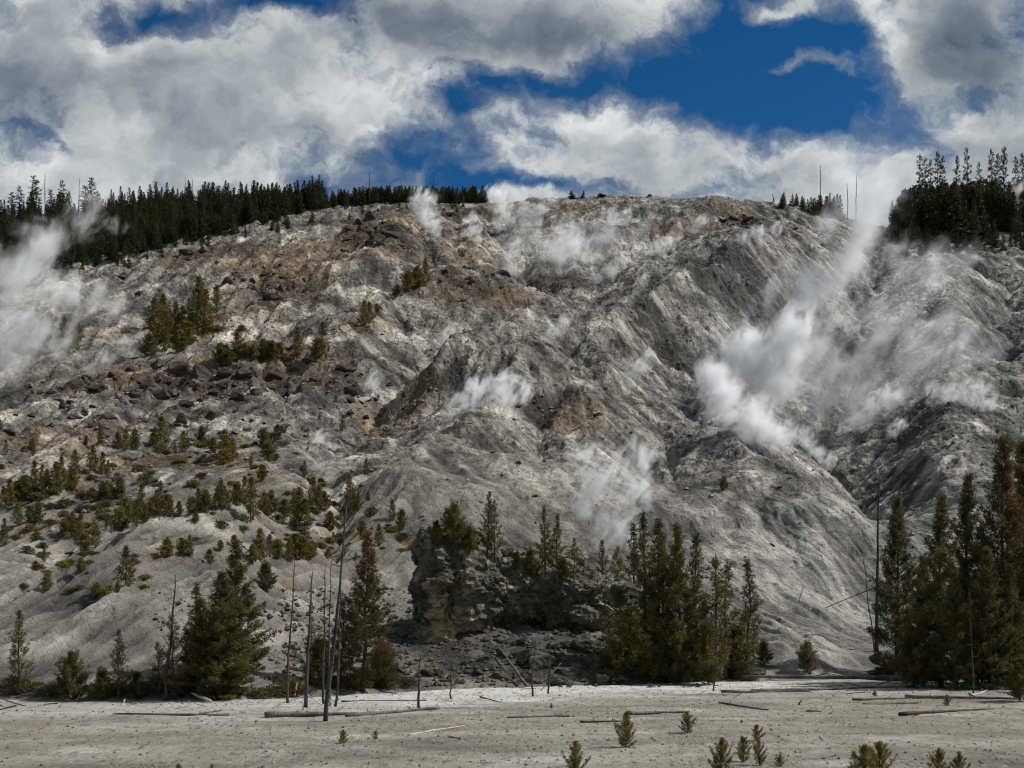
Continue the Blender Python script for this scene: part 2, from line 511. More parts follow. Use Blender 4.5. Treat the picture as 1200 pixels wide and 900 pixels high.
c = N.mix(N.m('MULTIPLY', drock_shade, 0.55), c, N.mix(rusty, N.mix(mixn, (0.024, 0.024, 0.024), (0.135, 0.133, 0.128)), N.mix(mixn, (0.028, 0.024, 0.022), (0.15, 0.128, 0.112))))  # dark rock tone; by the outcrop it also carries painted shade
dk = N.m('MULTIPLY', drock_shade, N.ss(N.noise(wco, 0.28, 6, 0.7), 0.44, 0.55), clamp=True)
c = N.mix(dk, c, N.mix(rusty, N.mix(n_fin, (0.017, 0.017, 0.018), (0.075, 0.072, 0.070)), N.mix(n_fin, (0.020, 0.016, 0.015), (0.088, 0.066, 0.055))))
spk = N.ss(N.noise(co, 1.1, 5, 0.75), 0.57, 0.66)
c = N.mix(N.m('MULTIPLY', spk, 0.7), c, (0.045, 0.044, 0.045))
c = N.mix(N.ss(sxyz.outputs[0], 45, -10, 0.15, 1.0), c, N.mix(1.0, c, (1.03, 0.985, 0.915), 'MULTIPLY'))
nrm = bump(N, n_str, 1.3, 0.9)
nrm = bump(N, n_fin, 0.4, 0.9, nrm)
out_surface(N, c, 0.95, 0.15, nrm)

# flat basin floor
M_GROUND, N = new_mat('pale_basin_floor')
co = N.new('ShaderNodeTexCoord').outputs['Object']
at = N.new('ShaderNodeAttribute'); at.attribute_name = 'cover'
sc_ = N.new('ShaderNodeSeparateColor'); N.l.new(at.outputs['Color'], sc_.inputs[0])
g1 = N.noise(N.v('MULTIPLY', co, (0.55, 1, 1)), 0.22, 8, 0.66)
g2 = N.noise(N.v('MULTIPLY', co, (1, 0.35, 1)), 1.7, 8, 0.76)
g3 = N.noise(N.v('MULTIPLY', co, (1, 0.3, 1)), 6.0, 4, 0.72)
c = N.ramp(g1, [(0.3, (0.13, 0.118, 0.098)), (0.5, (0.245, 0.228, 0.193)), (0.68, (0.36, 0.342, 0.30))])
c = N.mix(sc_.outputs[1], c, N.mix(g2, (0.42, 0.415, 0.395), (0.66, 0.655, 0.63)))
c = N.mix(N.ss(g2, 0.50, 0.62, 0, 0.62), c, (0.13, 0.118, 0.098))
c = N.mix(N.ss(g3, 0.56, 0.64, 0, 0.6), c, (0.09, 0.085, 0.075))
c = N.mix(N.ss(g3, 0.42, 0.32, 0, 0.35), c, (0.55, 0.54, 0.50))
nrm = bump(N, g2, 0.22, 1.0)
nrm = bump(N, g3, 0.10, 1.0, nrm)
out_surface(N, c, 0.95, 0.15, nrm)

# rocks
def rock_mat(name, dark, mid, lite, patch=None, lichen=None, scale=1.0, spot=None):
    m, N = new_mat(name)
    co = N.new('ShaderNodeTexCoord').outputs['Object']
    a = N.noise(co, 0.9 * scale, 7, 0.65)
    b = N.noise(co, 4.0 * scale, 6, 0.7)
    c = N.ramp(a, [(0.32, dark), (0.52, mid), (0.72, lite)])
    c = N.mix(N.ss(b, 0.50, 0.64, 0, 0.7), c, dark)
    if patch:
        c = N.mix(N.ss(N.noise(N.v('ADD', co, (9, 3, 5)), 0.38 * scale, 5, 0.55), 0.56, 0.63, 0, 0.85), c, patch)
    if spot:
        q, r_ = spot
        dd = N.v('LENGTH', N.v('MULTIPLY', N.v('SUBTRACT', co, q), tuple(1 / k for k in r_)))
        mk = N.ss(N.m('ADD', N.m('MULTIPLY', N.noise(co, 0.9, 5, 0.6), 1.4), N.m('MULTIPLY', dd, -0.6)), 0.12, 0.30)
        c = N.mix(N.m('MULTIPLY', mk, 0.9), c, N.mix(b, (0.15, 0.118, 0.068), (0.44, 0.36, 0.23)))
    if lichen:
        c = N.mix(N.ss(N.noise(N.v('ADD', co, (2, 13, 7)), 1.2 * scale, 6, 0.7), 0.54, 0.64, 0, 0.8), c, lichen)
    h = N.voro(N.v('MULTIPLY', co, (1, 1, 1.7)), 1.8 * scale, 'F1')
    nrm = bump(N, h, 0.35 / scale, 0.8)
    nrm = bump(N, b, 0.16 / scale, 0.9, nrm)
    out_surface(N, c, 0.92, 0.2, nrm)
    return m
M_OUT = rock_mat('lichened_outcrop', (0.022, 0.021, 0.017), (0.105, 0.10, 0.076), (0.34, 0.32, 0.25), None, (0.085, 0.083, 0.042), 0.9, ((-4.2, -2.5, 2.4), (2.1, 3.8, 3.2)))
M_BOULD = rock_mat('dark_boulder', (0.022, 0.018, 0.017), (0.060, 0.047, 0.042), (0.16, 0.125, 0.105), None, None, 0.6)
M_BOULD2 = rock_mat('olive_boulder', (0.022, 0.021, 0.018), (0.07, 0.068, 0.052), (0.19, 0.18, 0.14), None, (0.09, 0.09, 0.045), 1.0)
M_SLAB = rock_mat('pale_slab', (0.17, 0.165, 0.155), (0.30, 0.29, 0.27), (0.46, 0.45, 0.42), None, None, 1.0)
M_SCREE, N = new_mat('loose_stones')
oi = N.new('ShaderNodeTexCoord').outputs['Object']
out_surface(N, N.ramp(N.noise(oi, 0.7, 3, 0.7), [(0.35, (0.035, 0.032, 0.031)), (0.5, (0.15, 0.14, 0.13)), (0.7, (0.30, 0.285, 0.26))]), 0.95, 0.15)
# plants
def needle_mat(name, a, b, rust=None, rust_amt=0.0, trans=0.25, sc=0.9):
    m, N = new_mat(name)
    co = N.new('ShaderNodeTexCoord').outputs['Object']
    rnd = N.new('ShaderNodeObjectInfo').outputs['Random']
    cc = N.v('ADD', co, N.scale((1.0, 1.0, 1.0), N.m('MULTIPLY', rnd, 30)))
    c = N.mix(N.ss(N.noise(cc, sc, 3, 0.6), 0.35, 0.65), a, b)
    c = N.mix(N.m('MULTIPLY', rnd, 0.5), c, N.mix(1.0, c, (1.25, 1.1, 0.7), 'MULTIPLY'))
    if rust:
        c = N.mix(N.ss(N.noise(N.v('MULTIPLY', cc, (1, 1, 0.6)), 0.55, 3, 0.55), 0.62 - rust_amt, 0.72 - rust_amt), c, rust)
    out_surface(N, c, 0.7, 0.25, None, trans)
    return m
M_PINE = needle_mat('pine_needles', (0.036, 0.040, 0.013), (0.118, 0.105, 0.028), (0.10, 0.055, 0.022), -0.03)
M_OLIVE = needle_mat('olive_needles', (0.062, 0.062, 0.019), (0.13, 0.116, 0.033), (0.13, 0.075, 0.025), 0.03)
M_RUST = needle_mat('rust_needles', (0.042, 0.044, 0.018), (0.085, 0.075, 0.028), (0.115, 0.058, 0.026), 0.10)
M_SHRUB = needle_mat('sapling_needles', (0.066, 0.064, 0.018), (0.175, 0.150, 0.036), (0.16, 0.085, 0.03), 0.0)
M_SEED = needle_mat('seedling_needles', (0.085, 0.082, 0.020), (0.22, 0.19, 0.045), (0.20, 0.11, 0.04), 0.0, 0.3, 2.0)
M_FAR = needle_mat('dark_conifer_needles', (0.020, 0.028, 0.014), (0.055, 0.060, 0.022), None, 0, 0.12, 0.25)
M_DRY = needle_mat('dry_needles', (0.12, 0.10, 0.05), (0.20, 0.16, 0.085), None, 0, 0.2)
M_BRUSH = needle_mat('dry_brush', (0.045, 0.045, 0.022), (0.12, 0.10, 0.052), (0.10, 0.055, 0.03), 0.05)
def wood_mat(name, a, b, char=None):
    m, N = new_mat(name)
    co = N.new('ShaderNodeTexCoord').outputs['Object']
    s = N.noise(N.v('MULTIPLY', co, (9, 9, 0.9)), 1.6, 5, 0.65)
    c = N.mix(N.ss(s, 0.35, 0.65), a, b)
    if char:
        c = N.mix(N.ss(N.noise(co, 0.8, 4, 0.6), 0.45, 0.6), c, char)
    out_surface(N, c, 0.9, 0.2, bump(N, s, 0.02, 0.6))
    return m
M_BARK = wood_mat('pine_bark', (0.035, 0.028, 0.022), (0.085, 0.068, 0.052))
M_SNAG = wood_mat('weathered_dead_wood', (0.028, 0.026, 0.025), (0.085, 0.080, 0.075), (0.022, 0.020, 0.019))
M_SNAGBR = wood_mat('brown_dead_wood', (0.050, 0.030, 0.020), (0.13, 0.08, 0.05), (0.035, 0.026, 0.022))
M_LOG = wood_mat('grey_log', (0.065, 0.056, 0.052), (0.19, 0.165, 0.15), (0.055, 0.046, 0.042))
M_PALEWOOD = wood_mat('bleached_wood', (0.30, 0.27, 0.22), (0.52, 0.48, 0.42))

# ------------------------------------------------------------------ hillside mesh
uin = np.linspace(-0.445, 0.445, 1180)
uo = np.linspace(0.445, 0.72, 90)[1:]
ua = np.concatenate([-uo[::-1], uin, uo])
yg = np.concatenate([np.arange(54, 130, 0.16), np.arange(130, 240, 0.25), np.arange(240, 372, 0.36), np.arange(372, 438, 2.0)])
UU, YG = np.meshgrid(ua, yg, indexing='ij')
XG = UU * YG
ZG = bil(H, XG, YG).astype(np.float32)
oh = sstep(ZG, 0.3, 3.0)
up = sstep(YG, 95, 150)
rough = 0.30 + 0.70 * sstep(YG, 110, 185)
# rocky areas, and shade painted round the outcrop foot, in ground coordinates
def world_blob(x, y, rx, ry, e=1.0):
    X0, Y0 = hit(H, x, y)
    sx = rx * Y0 / F
    sy = ry * Y0 / F * 1.9
    return np.exp(-(((XG - X0) / sx) ** 2 + ((YG - Y0) / sy) ** 2) ** e)
soil_m = np.zeros_like(ZG); pale_m = np.zeros_like(ZG); dark_m = np.zeros_like(ZG)
for b in [(380, 300, 150, 50), (250, 380, 120, 40), (300, 420, 110, 40), (240, 300, 70, 25), (330, 330, 80, 40), (560, 300, 60, 40), (480, 260, 60, 20), (800, 270, 70, 25), (60, 520, 60, 40), (150, 595, 150, 18), (80, 560, 110, 25), (260, 525, 70, 25), (330, 632, 90, 12), (60, 625, 70, 10), (200, 655, 40, 10), (440, 275, 60, 30), (90, 510, 110, 40), (250, 545, 80, 35), (330, 440, 90, 35), (560, 345, 70, 30),
          (870, 255, 80, 25), (690, 245, 60, 15), (1175, 260, 45, 30), (470, 480, 60, 40), (680, 490, 40, 40), (300, 650, 60, 10), (400, 640, 60, 20),
          (1000, 760, 40, 14), (500, 640, 40, 25), (130, 545, 120, 30), (300, 560, 60, 30), (30, 620, 60, 16), (140, 440, 70, 30), (430, 380, 40, 30)]:
    soil_m = np.maximum(soil_m, world_blob(*b))
for b in [(527, 488, 24, 16), (590, 262, 22, 14), (507, 268, 16, 12), (935, 520, 40, 22), (990, 505, 24, 14), (655, 300, 36, 18), (725, 262, 26, 12), (782, 288, 26, 10), (437, 462, 22, 18), (380, 520, 26, 14), (1125, 468, 34, 14), (960, 700, 110, 60), (1000, 600, 60, 30), (900, 640, 110, 60), (60, 650, 90, 22), (230, 615, 110, 20), (330, 605, 70, 22), (290, 385, 60, 30), (420, 345, 50, 30), (560, 480, 70, 50), (700, 545, 90, 50), (620, 560, 80, 40),
          (965, 752, 70, 26), (955, 765, 60, 16), (450, 680, 30, 40), (360, 720, 40, 50), (850, 600, 80, 40), (1120, 640, 70, 40), (1080, 350, 60, 40), (60, 760, 70, 30), (590, 300, 60, 30), (270, 740, 90, 30), (900, 680, 90, 40), (480, 400, 60, 30), (760, 300, 50, 30)]:
    pale_m = np.maximum(pale_m, 0.8 * world_blob(*b))
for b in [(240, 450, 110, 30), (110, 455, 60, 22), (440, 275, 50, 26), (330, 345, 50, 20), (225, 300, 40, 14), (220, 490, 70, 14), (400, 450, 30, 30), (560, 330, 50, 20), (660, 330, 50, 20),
          (860, 330, 90, 35), (990, 420, 60, 60), (870, 265, 60, 12), (620, 470, 30, 12), (130, 500, 60, 16), (320, 520, 40, 20), (1090, 480, 80, 40), (300, 445, 120, 26), (180, 470, 120, 16), (470, 290, 60, 20), (400, 265, 60, 16), (250, 300, 60, 14), (340, 350, 70, 14), (500, 250, 60, 14), (760, 400, 60, 40), (420, 555, 30, 14), (480, 770, 50, 30), (560, 785, 80, 18), (680, 785, 90, 22), (790, 790, 70, 14), (440, 790, 60, 12), (560, 740, 60, 30), (670, 740, 70, 25), (620, 770, 150, 40), (460, 740, 30, 40), (760, 740, 60, 40), (550, 250, 40, 12)]:  # blobs round the outcrop foot: dark ground plus shade put into the colour
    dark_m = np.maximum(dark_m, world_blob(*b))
pale_m = np.maximum(pale_m, (1 - sstep(YG, 95, 135)) * 0.27)
edge = 0.45 * fbm2(XG / 14, YG / 14, 4, 71)
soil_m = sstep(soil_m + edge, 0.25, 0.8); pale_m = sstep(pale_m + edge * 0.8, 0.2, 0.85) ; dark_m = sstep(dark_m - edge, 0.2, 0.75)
# material that has crept downhill: noise averaged along the fall line
_T = blur(np.tile(np.random.RandomState(3).normal(size=(512, 512)), (1, 1)), 0.9); _T /= _T.std()
def tex(x, y, cell):
    x = x / cell; y = y / cell
    xi = np.floor(x).astype(np.int32); yi = np.floor(y).astype(np.int32); fx = x - xi; fy = y - yi
    a = _T[xi & 511, yi & 511]; b = _T[(xi + 1) & 511, yi & 511]; c = _T[xi & 511, (yi + 1) & 511]; d = _T[(xi + 1) & 511, (yi + 1) & 511]
    return (a * (1 - fx) + b * fx) * (1 - fy) + (c * (1 - fx) + d * fx) * fy
Hs = blur(H, 2.2)
GXs, GYs = np.gradient(Hs, CELL)
gl = np.hypot(GXs, GYs) + 1e-6; GXs = GXs / gl; GYs = GYs / gl
streak = tex(XG, YG, 0.45) + 0.8 * tex(XG + 90, YG + 30, 1.1)
for sg in (1, -1):
    px_, py_ = XG.copy(), YG.copy()
    for st in range(4):
        gx_ = bil(GXs, px_, py_); gy_ = bil(GYs, px_, py_)
        px_ = px_ + sg * gx_ * 0.6; py_ = py_ + sg * gy_ * 0.6
        w_ = 1 - st / 5
        streak += w_ * (tex(px_, py_, 0.45) + 0.8 * tex(px_ + 90, py_ + 30, 1.1))
streak = streak / streak.std()
ZG += oh * (0.5 + 0.5 * rough) * 0.13 * np.clip(streak, -2.5, 2.5)
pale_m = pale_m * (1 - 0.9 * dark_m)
# fine relief: blocks, ribs, loose stones
ZG += oh * rough * (0.36 * fbm2(XG / 4.2, YG / 6.0, 3, 80) + 0.20 * fbm2(XG / 1.6 + 0.5 * YG / 1.6, YG / 2.6, 3, 84, ridged=True))
w1, w2, cid = worley2((XG / 3.4 + 0.6 * perlin2(XG / 5, YG / 5, 3)).astype(np.float32), (YG / 5.2).astype(np.float32))
ZG += oh * (0.12 + 0.88 * dark_m) * rough * (1.15 * (cid - 0.4) * sstep(w2 - w1, 0.05, 0.3))
w1, w2, cid = worley2((XG / 1.3 + 0.4 * perlin2(XG / 2, YG / 2, 5)).astype(np.float32), (YG / 2.0).astype(np.float32), 5)
ZG += oh * rough * (0.42 * (cid - 0.35) * sstep(w2 - w1, 0.05, 0.35))
lw = sstep(-XG / YG, 0.04, 0.16); rw = sstep(XG / YG, 0.08, 0.2)
run_l = fbm2((XG - 0.36 * YG) / 1.1, YG / 11, 4, 90); run_r = fbm2((XG + 0.45 * YG) / 1.3, YG / 11, 4, 190)
run = lw * run_l + rw * run_r
ZG += oh * (1 - 0.7 * up) * 0.75 * run
streak = streak * (0.35 + 0.65 * up) + (1 - up) * 2.4 * run
ZG += oh * rough * 0.22 * fbm2(XG / 0.75, YG / 0.95, 2, 95)
w1, w2, cid = worley2((XG / 0.62).astype(np.float32), (YG / 0.9).astype(np.float32), 9)
ZG += oh * rough * 0.26 * (cid - 0.4) * sstep(w2 - w1, 0.05, 0.35) * (fbm2(XG / 8, YG / 12, 2, 97) > -0.1)
V3 = np.stack([XG.ravel(), YG.ravel(), ZG.ravel()], 1)
me = mesh_np('hillside', V3, grid_faces(len(ua), len(yg)), [M_HILL], smooth=True)
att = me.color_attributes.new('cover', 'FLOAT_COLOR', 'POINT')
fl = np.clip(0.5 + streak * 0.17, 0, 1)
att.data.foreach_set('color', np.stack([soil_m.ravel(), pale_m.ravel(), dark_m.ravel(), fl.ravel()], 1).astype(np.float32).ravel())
fy = YG[:-1, :-1].ravel() > 118
me.polygons.foreach_set('use_smooth', ~fy)
hill_o = obj('hillside', me)
tag(hill_o, 'bleached grey and rusty thermal hillside cut by gullies and bare ridges', 'hillside', kind='structure')
def hz_at(X, Y):
    """height of the finished surface"""
    fi = np.interp(X / Y, ua, np.arange(len(ua))); fj = np.interp(Y, yg, np.arange(len(yg)))
    i = int(min(fi, len(ua) - 2)); j = int(min(fj, len(yg) - 2)); a = fi - i; b = fj - j
    z = (ZG[i, j] * (1 - a) + ZG[i + 1, j] * a) * (1 - b) + (ZG[i, j + 1] * (1 - a) + ZG[i + 1, j + 1] * a) * b
    return max(float(z), ground_z(X, Y))

# ------------------------------------------------------------------ the flat basin floor
def ground_fn(X, Y):
    near = 1 - sstep(Y, 4, 26)
    z = 2.3 * near + 0.10 * fbm2(X / 7, Y / 7, 3, 101) + 0.045 * fbm2(X / 1.1, Y / 1.1, 4, 105)
    z = z - 0.05
    return z - 3.0 * sstep(Y, 100, 140) * (np.abs(X) < 330)
def ground_z(X, Y):
    return float(ground_fn(np.array([X], float), np.array([Y], float))[0])
gx = np.concatenate([[-6000, -2500, -1000, -500, -300, -200, -140, -100, -75, -60, -52], np.arange(-48, 48, 0.13), [50, 60, 75, 100, 140, 200, 300, 500, 1000, 2500, 6000]])
gy = np.concatenate([[-6000, -2000, -800, -300, -120, -50, -20, -8, -2, 2, 5, 8, 11, 14, 17, 20, 23, 26], np.arange(28, 90, 0.14), [92, 96, 102, 110, 120, 140, 180, 260, 450, 1000, 2500, 6000]])
GX, GY = np.meshgrid(gx, gy, indexing='ij')
GZ = ground_fn(GX, GY)
me = mesh_np('ground', np.stack([GX.ravel(), GY.ravel(), GZ.ravel()], 1), grid_faces(len(gx), len(gy)), [M_GROUND], smooth=True)
uu = np.where(GY > 5, GX / np.maximum(GY, 5), 0) * F + 600
yedge = np.interp(uu, [-200, 0, 300, 500, 700, 900, 1000, 1300], [58, 59, 60, 66, 73, 75, 76, 76])
wp = fbm2(GX / 6, GY / 3, 4, 120)
strip = sstep(GY + wp * 11, yedge - 16, yedge - 3) * np.interp(uu, [0, 350, 480, 900, 960, 1050], [0.35, 0.6, 1.0, 1.0, 0.4, 0.1])
strip = np.maximum(strip, 0.35 * sstep(wp, 0.15, 0.5))
att = me.color_attributes.new('cover', 'FLOAT_COLOR', 'POINT')
att.data.foreach_set('color', np.stack([strip.ravel() * 0, strip.ravel(), strip.ravel() * 0, strip.ravel() * 0 + 1], 1).astype(np.float32).ravel())
ground_o = obj('ground', me)
tag(ground_o, 'pale gritty flat basin floor in front of the hillside', 'ground', kind='structure')

# ------------------------------------------------------------------ rock outcrop: blocks fused and weathered
def fuse(name, ells, voxel):
    bm = bmesh.new()
    for (c, r, rot) in ells:
        M = Matrix.Translation(c) @ Matrix.Rotation(rot, 4, 'Y') @ Matrix.Diagonal((r[0], r[1], r[2], 1))
        bmesh.ops.create_icosphere(bm, subdivisions=3, radius=1.0, matrix=M)
    tmp = bpy.data.meshes.new('tmp'); bm.to_mesh(tmp); bm.free()
    o = bpy.data.objects.new('tmp', tmp); C.objects.link(o)
    md = o.modifiers.new('r', 'REMESH'); md.mode = 'VOXEL'; md.voxel_size = voxel
    dg = bpy.context.evaluated_depsgraph_get()
    me = bpy.data.meshes.new_from_object(o.evaluated_get(dg))
    bpy.data.objects.remove(o); bpy.data.meshes.remove(tmp)
    me.name = name
    return me
def weather(me, amp, seed, mats, strata=0.25):
    n = len(me.vertices)
    co = np.zeros(n * 3, np.float32); me.vertices.foreach_get('co', co); co = co.reshape(-1, 3)
    no = np.zeros(n * 3, np.float32); me.vertices.foreach_get('normal', no); no = no.reshape(-1, 3)
    q = co * np.array([1, 1, 1.5], np.float32)
    d = amp * (1.3 * fbm3(q / 2.4, 3, seed) + 0.55 * (1 - 2 * np.abs(fbm3(q / 1.0, 3, seed + 9))) + 0.3 * fbm3(q / 0.35, 2, seed + 20))
    # blocky joints
    cell = np.floor(q / 1.5 + 0.5 * np.stack([perlin3(q / 2, 40), perlin3(q / 2, 41), perlin3(q / 2, 42)], 1)).astype(np.int32)
    hsh = ((cell[:, 0] * 73 + cell[:, 1] * 179 + cell[:, 2] * 283) & 255)
    d += amp * 0.6 * (PERM[hsh] / 255.0 - 0.5)
    cell = np.floor(q / 0.6 + 0.4 * np.stack([perlin3(q, 43), perlin3(q, 44), perlin3(q, 45)], 1)).astype(np.int32)
    d += amp * 0.35 * (PERM[(cell[:, 0] * 57 + cell[:, 1] * 131 + cell[:, 2] * 211) & 255] / 255.0 - 0.5)
    lay = np.sin(co[:, 2] * 3.4 + 2.5 * perlin3(co / 3, 55)); d += amp * strata * lay
    co = co + no * d[:, None]
    me.vertices.foreach_set('co', co.ravel().astype(np.float32))
    me.materials.clear()
    for m in mats: me.materials.append(m)
    me.polygons.foreach_set('use_smooth', np.zeros(len(me.polygons), bool))
    me.update()
    return me
def pp(x, y, Y):
    return Vector(((x - 600) * Y / F, Y, CAMZ + Y * (HZ - y) / F))
def ell(x, y, rx, ry, Y, rd=None, rot=0.0):
    k = Y / F
    return (pp(x, y, Y), (rx * k, (rd if rd else 0.8 * (rx + ry) * k / 1.0) , ry * k), rot)
OUT = [ell(528, 662, 36, 40, 81), ell(517, 690, 28, 58, 80), ell(548, 700, 45, 58, 81), ell(518, 752, 27, 28, 78.6), ell(522, 782, 34, 22, 80), ell(575, 770, 50, 26, 82), ell(570, 695, 26, 46, 80.5), ell(503, 648, 14, 26, 81), ell(545, 636, 42, 14, 82, 2.6),
       ell(612, 692, 34, 44, 83), ell(650, 692, 46, 36, 83), ell(688, 704, 20, 26, 83), ell(640, 664, 44, 20, 84.5, 2.8), ell(590, 700, 34, 46, 82), ell(600, 668, 30, 24, 83), ell(700, 735, 60, 34, 84.5, 2.9), ell(665, 722, 34, 18, 82), ell(560, 745, 40, 30, 82.5, 2.5),
       ell(620, 745, 90, 26, 84.5, 3.0), ell(725, 730, 36, 44, 85, 3), ell(740, 760, 40, 34, 85.5, 3), ell(775, 765, 46, 34, 86, 3), ell(690, 775, 60, 26, 85, 3), ell(800, 790, 50, 22, 86, 3)]
me = weather(fuse('rock_outcrop', OUT, 0.11), 0.60, 3, [M_OUT])
org = Vector((0.3, 81, 1.0))
me.transform(Matrix.Translation(-org))
outcrop = obj('rock_outcrop', me)
outcrop.location = org
tag(outcrop, 'dark lichened rock outcrop with tan undercut base at foot of the hill', 'rock')
_bm = bmesh.new(); _bm.from_mesh(me); _bm.transform(Matrix.Translation(org))
BVH_OUT = BVHTree.FromBMesh(_bm); _bm.free()

def place(x, y, rock=False):
    """world point seen at photo pixel x, y"""
    if rock:
        o = Vector((0, 0, CAMZ)); d = Vector(((x - 600) / F, 1, (HZ - y) / F)).normalized()
        r = BVH_OUT.ray_cast(o, d)
        if r[0] is not None:
            return r[0]
    u = (x - 600) / F
    fi = float(np.interp(u, ua, np.arange(len(ua)))); i = int(min(fi, len(ua) - 2)); a = fi - i
    col = ZG[i] * (1 - a) + ZG[i + 1] * a
    d = col - (CAMZ + yg * (HZ - y) / F)
    k = int(np.argmax(d >= 0)) if (d >= 0).any() else int(np.argmax(d))
    Yh = yg[k]
    if k > 0 and d[k] > 0 > d[k - 1]:
        Yh = yg[k - 1] + (yg[k] - yg[k - 1]) * (-d[k - 1]) / (d[k] - d[k - 1])
    if y > HZ + 30:
        Yg = CAMZ * F / (y - HZ)
        for _ in range(4):
            Yg = (CAMZ - ground_z(u * Yg, Yg)) * F / (y - HZ)
        if Yg < Yh:
            return Vector((u * Yg, Yg, ground_z(u * Yg, Yg)))
    return Vector((u * Yh, Yh, hz_at(u * Yh, Yh)))

# ------------------------------------------------------------------ boulders, slabs, scree
def boulder_mesh(name, seed, mat, flat=0.75, npts=12, sub=2):
    rs = np.random.RandomState(seed)
    p = rs.normal(size=(npts, 3)); p /= np.linalg.norm(p, axis=1)[:, None]
    p *= (0.82 + 0.3 * rs.rand(npts))[:, None]
    p *= np.array([1.15, 0.95, flat])
    bm = bmesh.new()
    vs = [bm.verts.new(v) for v in p]
    r = bmesh.ops.convex_hull(bm, input=vs)
    bmesh.ops.delete(bm, geom=[g for g in r['geom_interior'] if isinstance(g, bmesh.types.BMVert)], context='VERTS')
    bmesh.ops.bevel(bm, geom=list(bm.edges), offset=0.06, segments=1, affect='EDGES')
    bmesh.ops.triangulate(bm, faces=list(bm.faces))
    for _ in range(sub):
        bmesh.ops.subdivide_edges(bm, edges=list(bm.edges), cuts=1, use_grid_fill=True)
    co = np.array([v.co[:] for v in bm.verts])
    d = 0.09 * fbm3(co * 1.8, 3, seed) + 0.05 * fbm3(co * 6, 2, seed + 3)
    for v, k in zip(bm.verts, d):
        v.co *= 1 + k
    bmesh.ops.recalc_face_normals(bm, faces=list(bm.faces))
    me = bpy.data.meshes.new(name); bm.to_mesh(me); bm.free()
    me.materials.append(mat)
    return me
BPROTO = [boulder_mesh('boulder', 200 + i, M_BOULD, 0.6 + 0.08 * i) for i in range(6)]
BPROTO2 = [boulder_mesh('boulder', 300 + i, M_BOULD2, 0.6 + 0.07 * i, sub=3) for i in range(4)]
SLABP = [boulder_mesh('slab', 330 + i, M_SLAB, 0.35) for i in range(3)]
ORD = ['first', 'second', 'third', 'fourth', 'fifth', 'sixth', 'seventh', 'eighth', 'ninth', 'tenth', 'eleventh', 'twelfth', 'thirteenth', 'fourteenth', 'fifteenth',
       'sixteenth', 'seventeenth', 'eighteenth', 'nineteenth', 'twentieth', 'twenty-first', 'twenty-second', 'twenty-third', 'twenty-fourth', 'twenty-fifth', 'twenty-sixth',
       'twenty-seventh', 'twenty-eighth', 'twenty-ninth', 'thirtieth']
rnd = random.Random(11)
def put_boulders(lst, where, group, protos=BPROTO, adj='dark', cat='boulder', name='boulder', rock=False):
    lst = sorted(lst)
    for k, (x, y, r) in enumerate(lst):
        p = place(x, y, rock)
        s = r * p.y / F * (0.8 if protos is BPROTO else 1.0)
        o = obj(name, protos[rnd.randrange(len(protos))])
        o.location = (p.x, p.y + s * 0.2, p.z + s * 0.12)
        o.scale = (s * rnd.uniform(.9, 1.2), s * rnd.uniform(.9, 1.3), s * rnd.uniform(.8, 1.1))
        o.rotation_euler = (rnd.uniform(-.3, .3), rnd.uniform(-.3, .3), rnd.uniform(0, 6.28))
        size = 'big' if r >= 14 else ('small' if r < 9 else 'mid-sized')
        tag(o, f'{size} {adj} {cat} {where}, {ORD[k]} from left there', cat, group)
put_boulders([(185, 431, 14), (172, 452, 16), (155, 435, 9), (213, 438, 20), (240, 440, 16), (263, 440, 14), (287, 441, 14), (323, 441, 12), (278, 468, 14), (302, 462, 14), (230, 455, 10),
              (187, 467, 17), (200, 463, 13), (157, 465, 9), (217, 477, 13), (360, 425, 9), (370, 447, 8), (320, 457, 7), (250, 462, 9), (340, 462, 8), (262, 455, 8), (195, 448, 8), (236, 470, 7), (345, 436, 9)],
             'in the black rock band above the benches', 'boulders of the black rock band')
put_boulders([(88, 455, 15), (113, 457, 15), (100, 443, 11), (132, 443, 11), (127, 490, 13), (88, 490, 11), (37, 488, 7), (12, 508, 11), (28, 528, 6), (123, 512, 8), (70, 470, 7), (140, 470, 8), (60, 500, 6), (105, 500, 7)],
             'below the steam at far left', 'boulders below the left steam')
put_boulders([(213, 493, 13), (247, 490, 12), (267, 542, 8), (313, 533, 10), (353, 550, 8), (363, 565, 7), (377, 565, 8), (180, 505, 7), (290, 505, 7), (330, 505, 8), (300, 520, 6)],
             'around the young pines under the black band', 'boulders around the young pines')
put_boulders([(217, 297, 10), (238, 295, 8), (220, 305, 8), (267, 332, 10), (275, 320, 6), (317, 350, 11), (333, 340, 11), (357, 330, 6), (163, 345, 6), (143, 325, 8), (190, 300, 5), (300, 340, 6), (255, 308, 5)],
             'on the brown slope under the left forest', 'boulders on the brown upper slope')
put_boulders([(433, 257, 11), (420, 263, 9), (460, 277, 13), (443, 288, 8), (403, 295, 7), (410, 270, 8), (527, 252, 6), (533, 252, 5), (450, 262, 7), (470, 288, 6), (490, 255, 5), (515, 330, 6), (545, 315, 6), (555, 330, 5)],
             'on the upper knob near the crest', 'boulders on the upper knob')
put_boulders([(410, 435, 12), (413, 463, 14), (400, 433, 10), (475, 463, 7), (425, 445, 7), (430, 490, 6), (410, 485, 7)], 'at the gully mouth left of the white vent', 'boulders at the gully mouth')
put_boulders([(623, 470, 10), (607, 477, 6), (700, 487, 7), (627, 582, 5), (608, 543, 5), (652, 483, 4), (905, 640, 5), (1090, 563, 4), (640, 500, 5), (575, 470, 5)], 'on the pale central mound or beside it', 'boulders on the pale slopes', adj='brown-black')
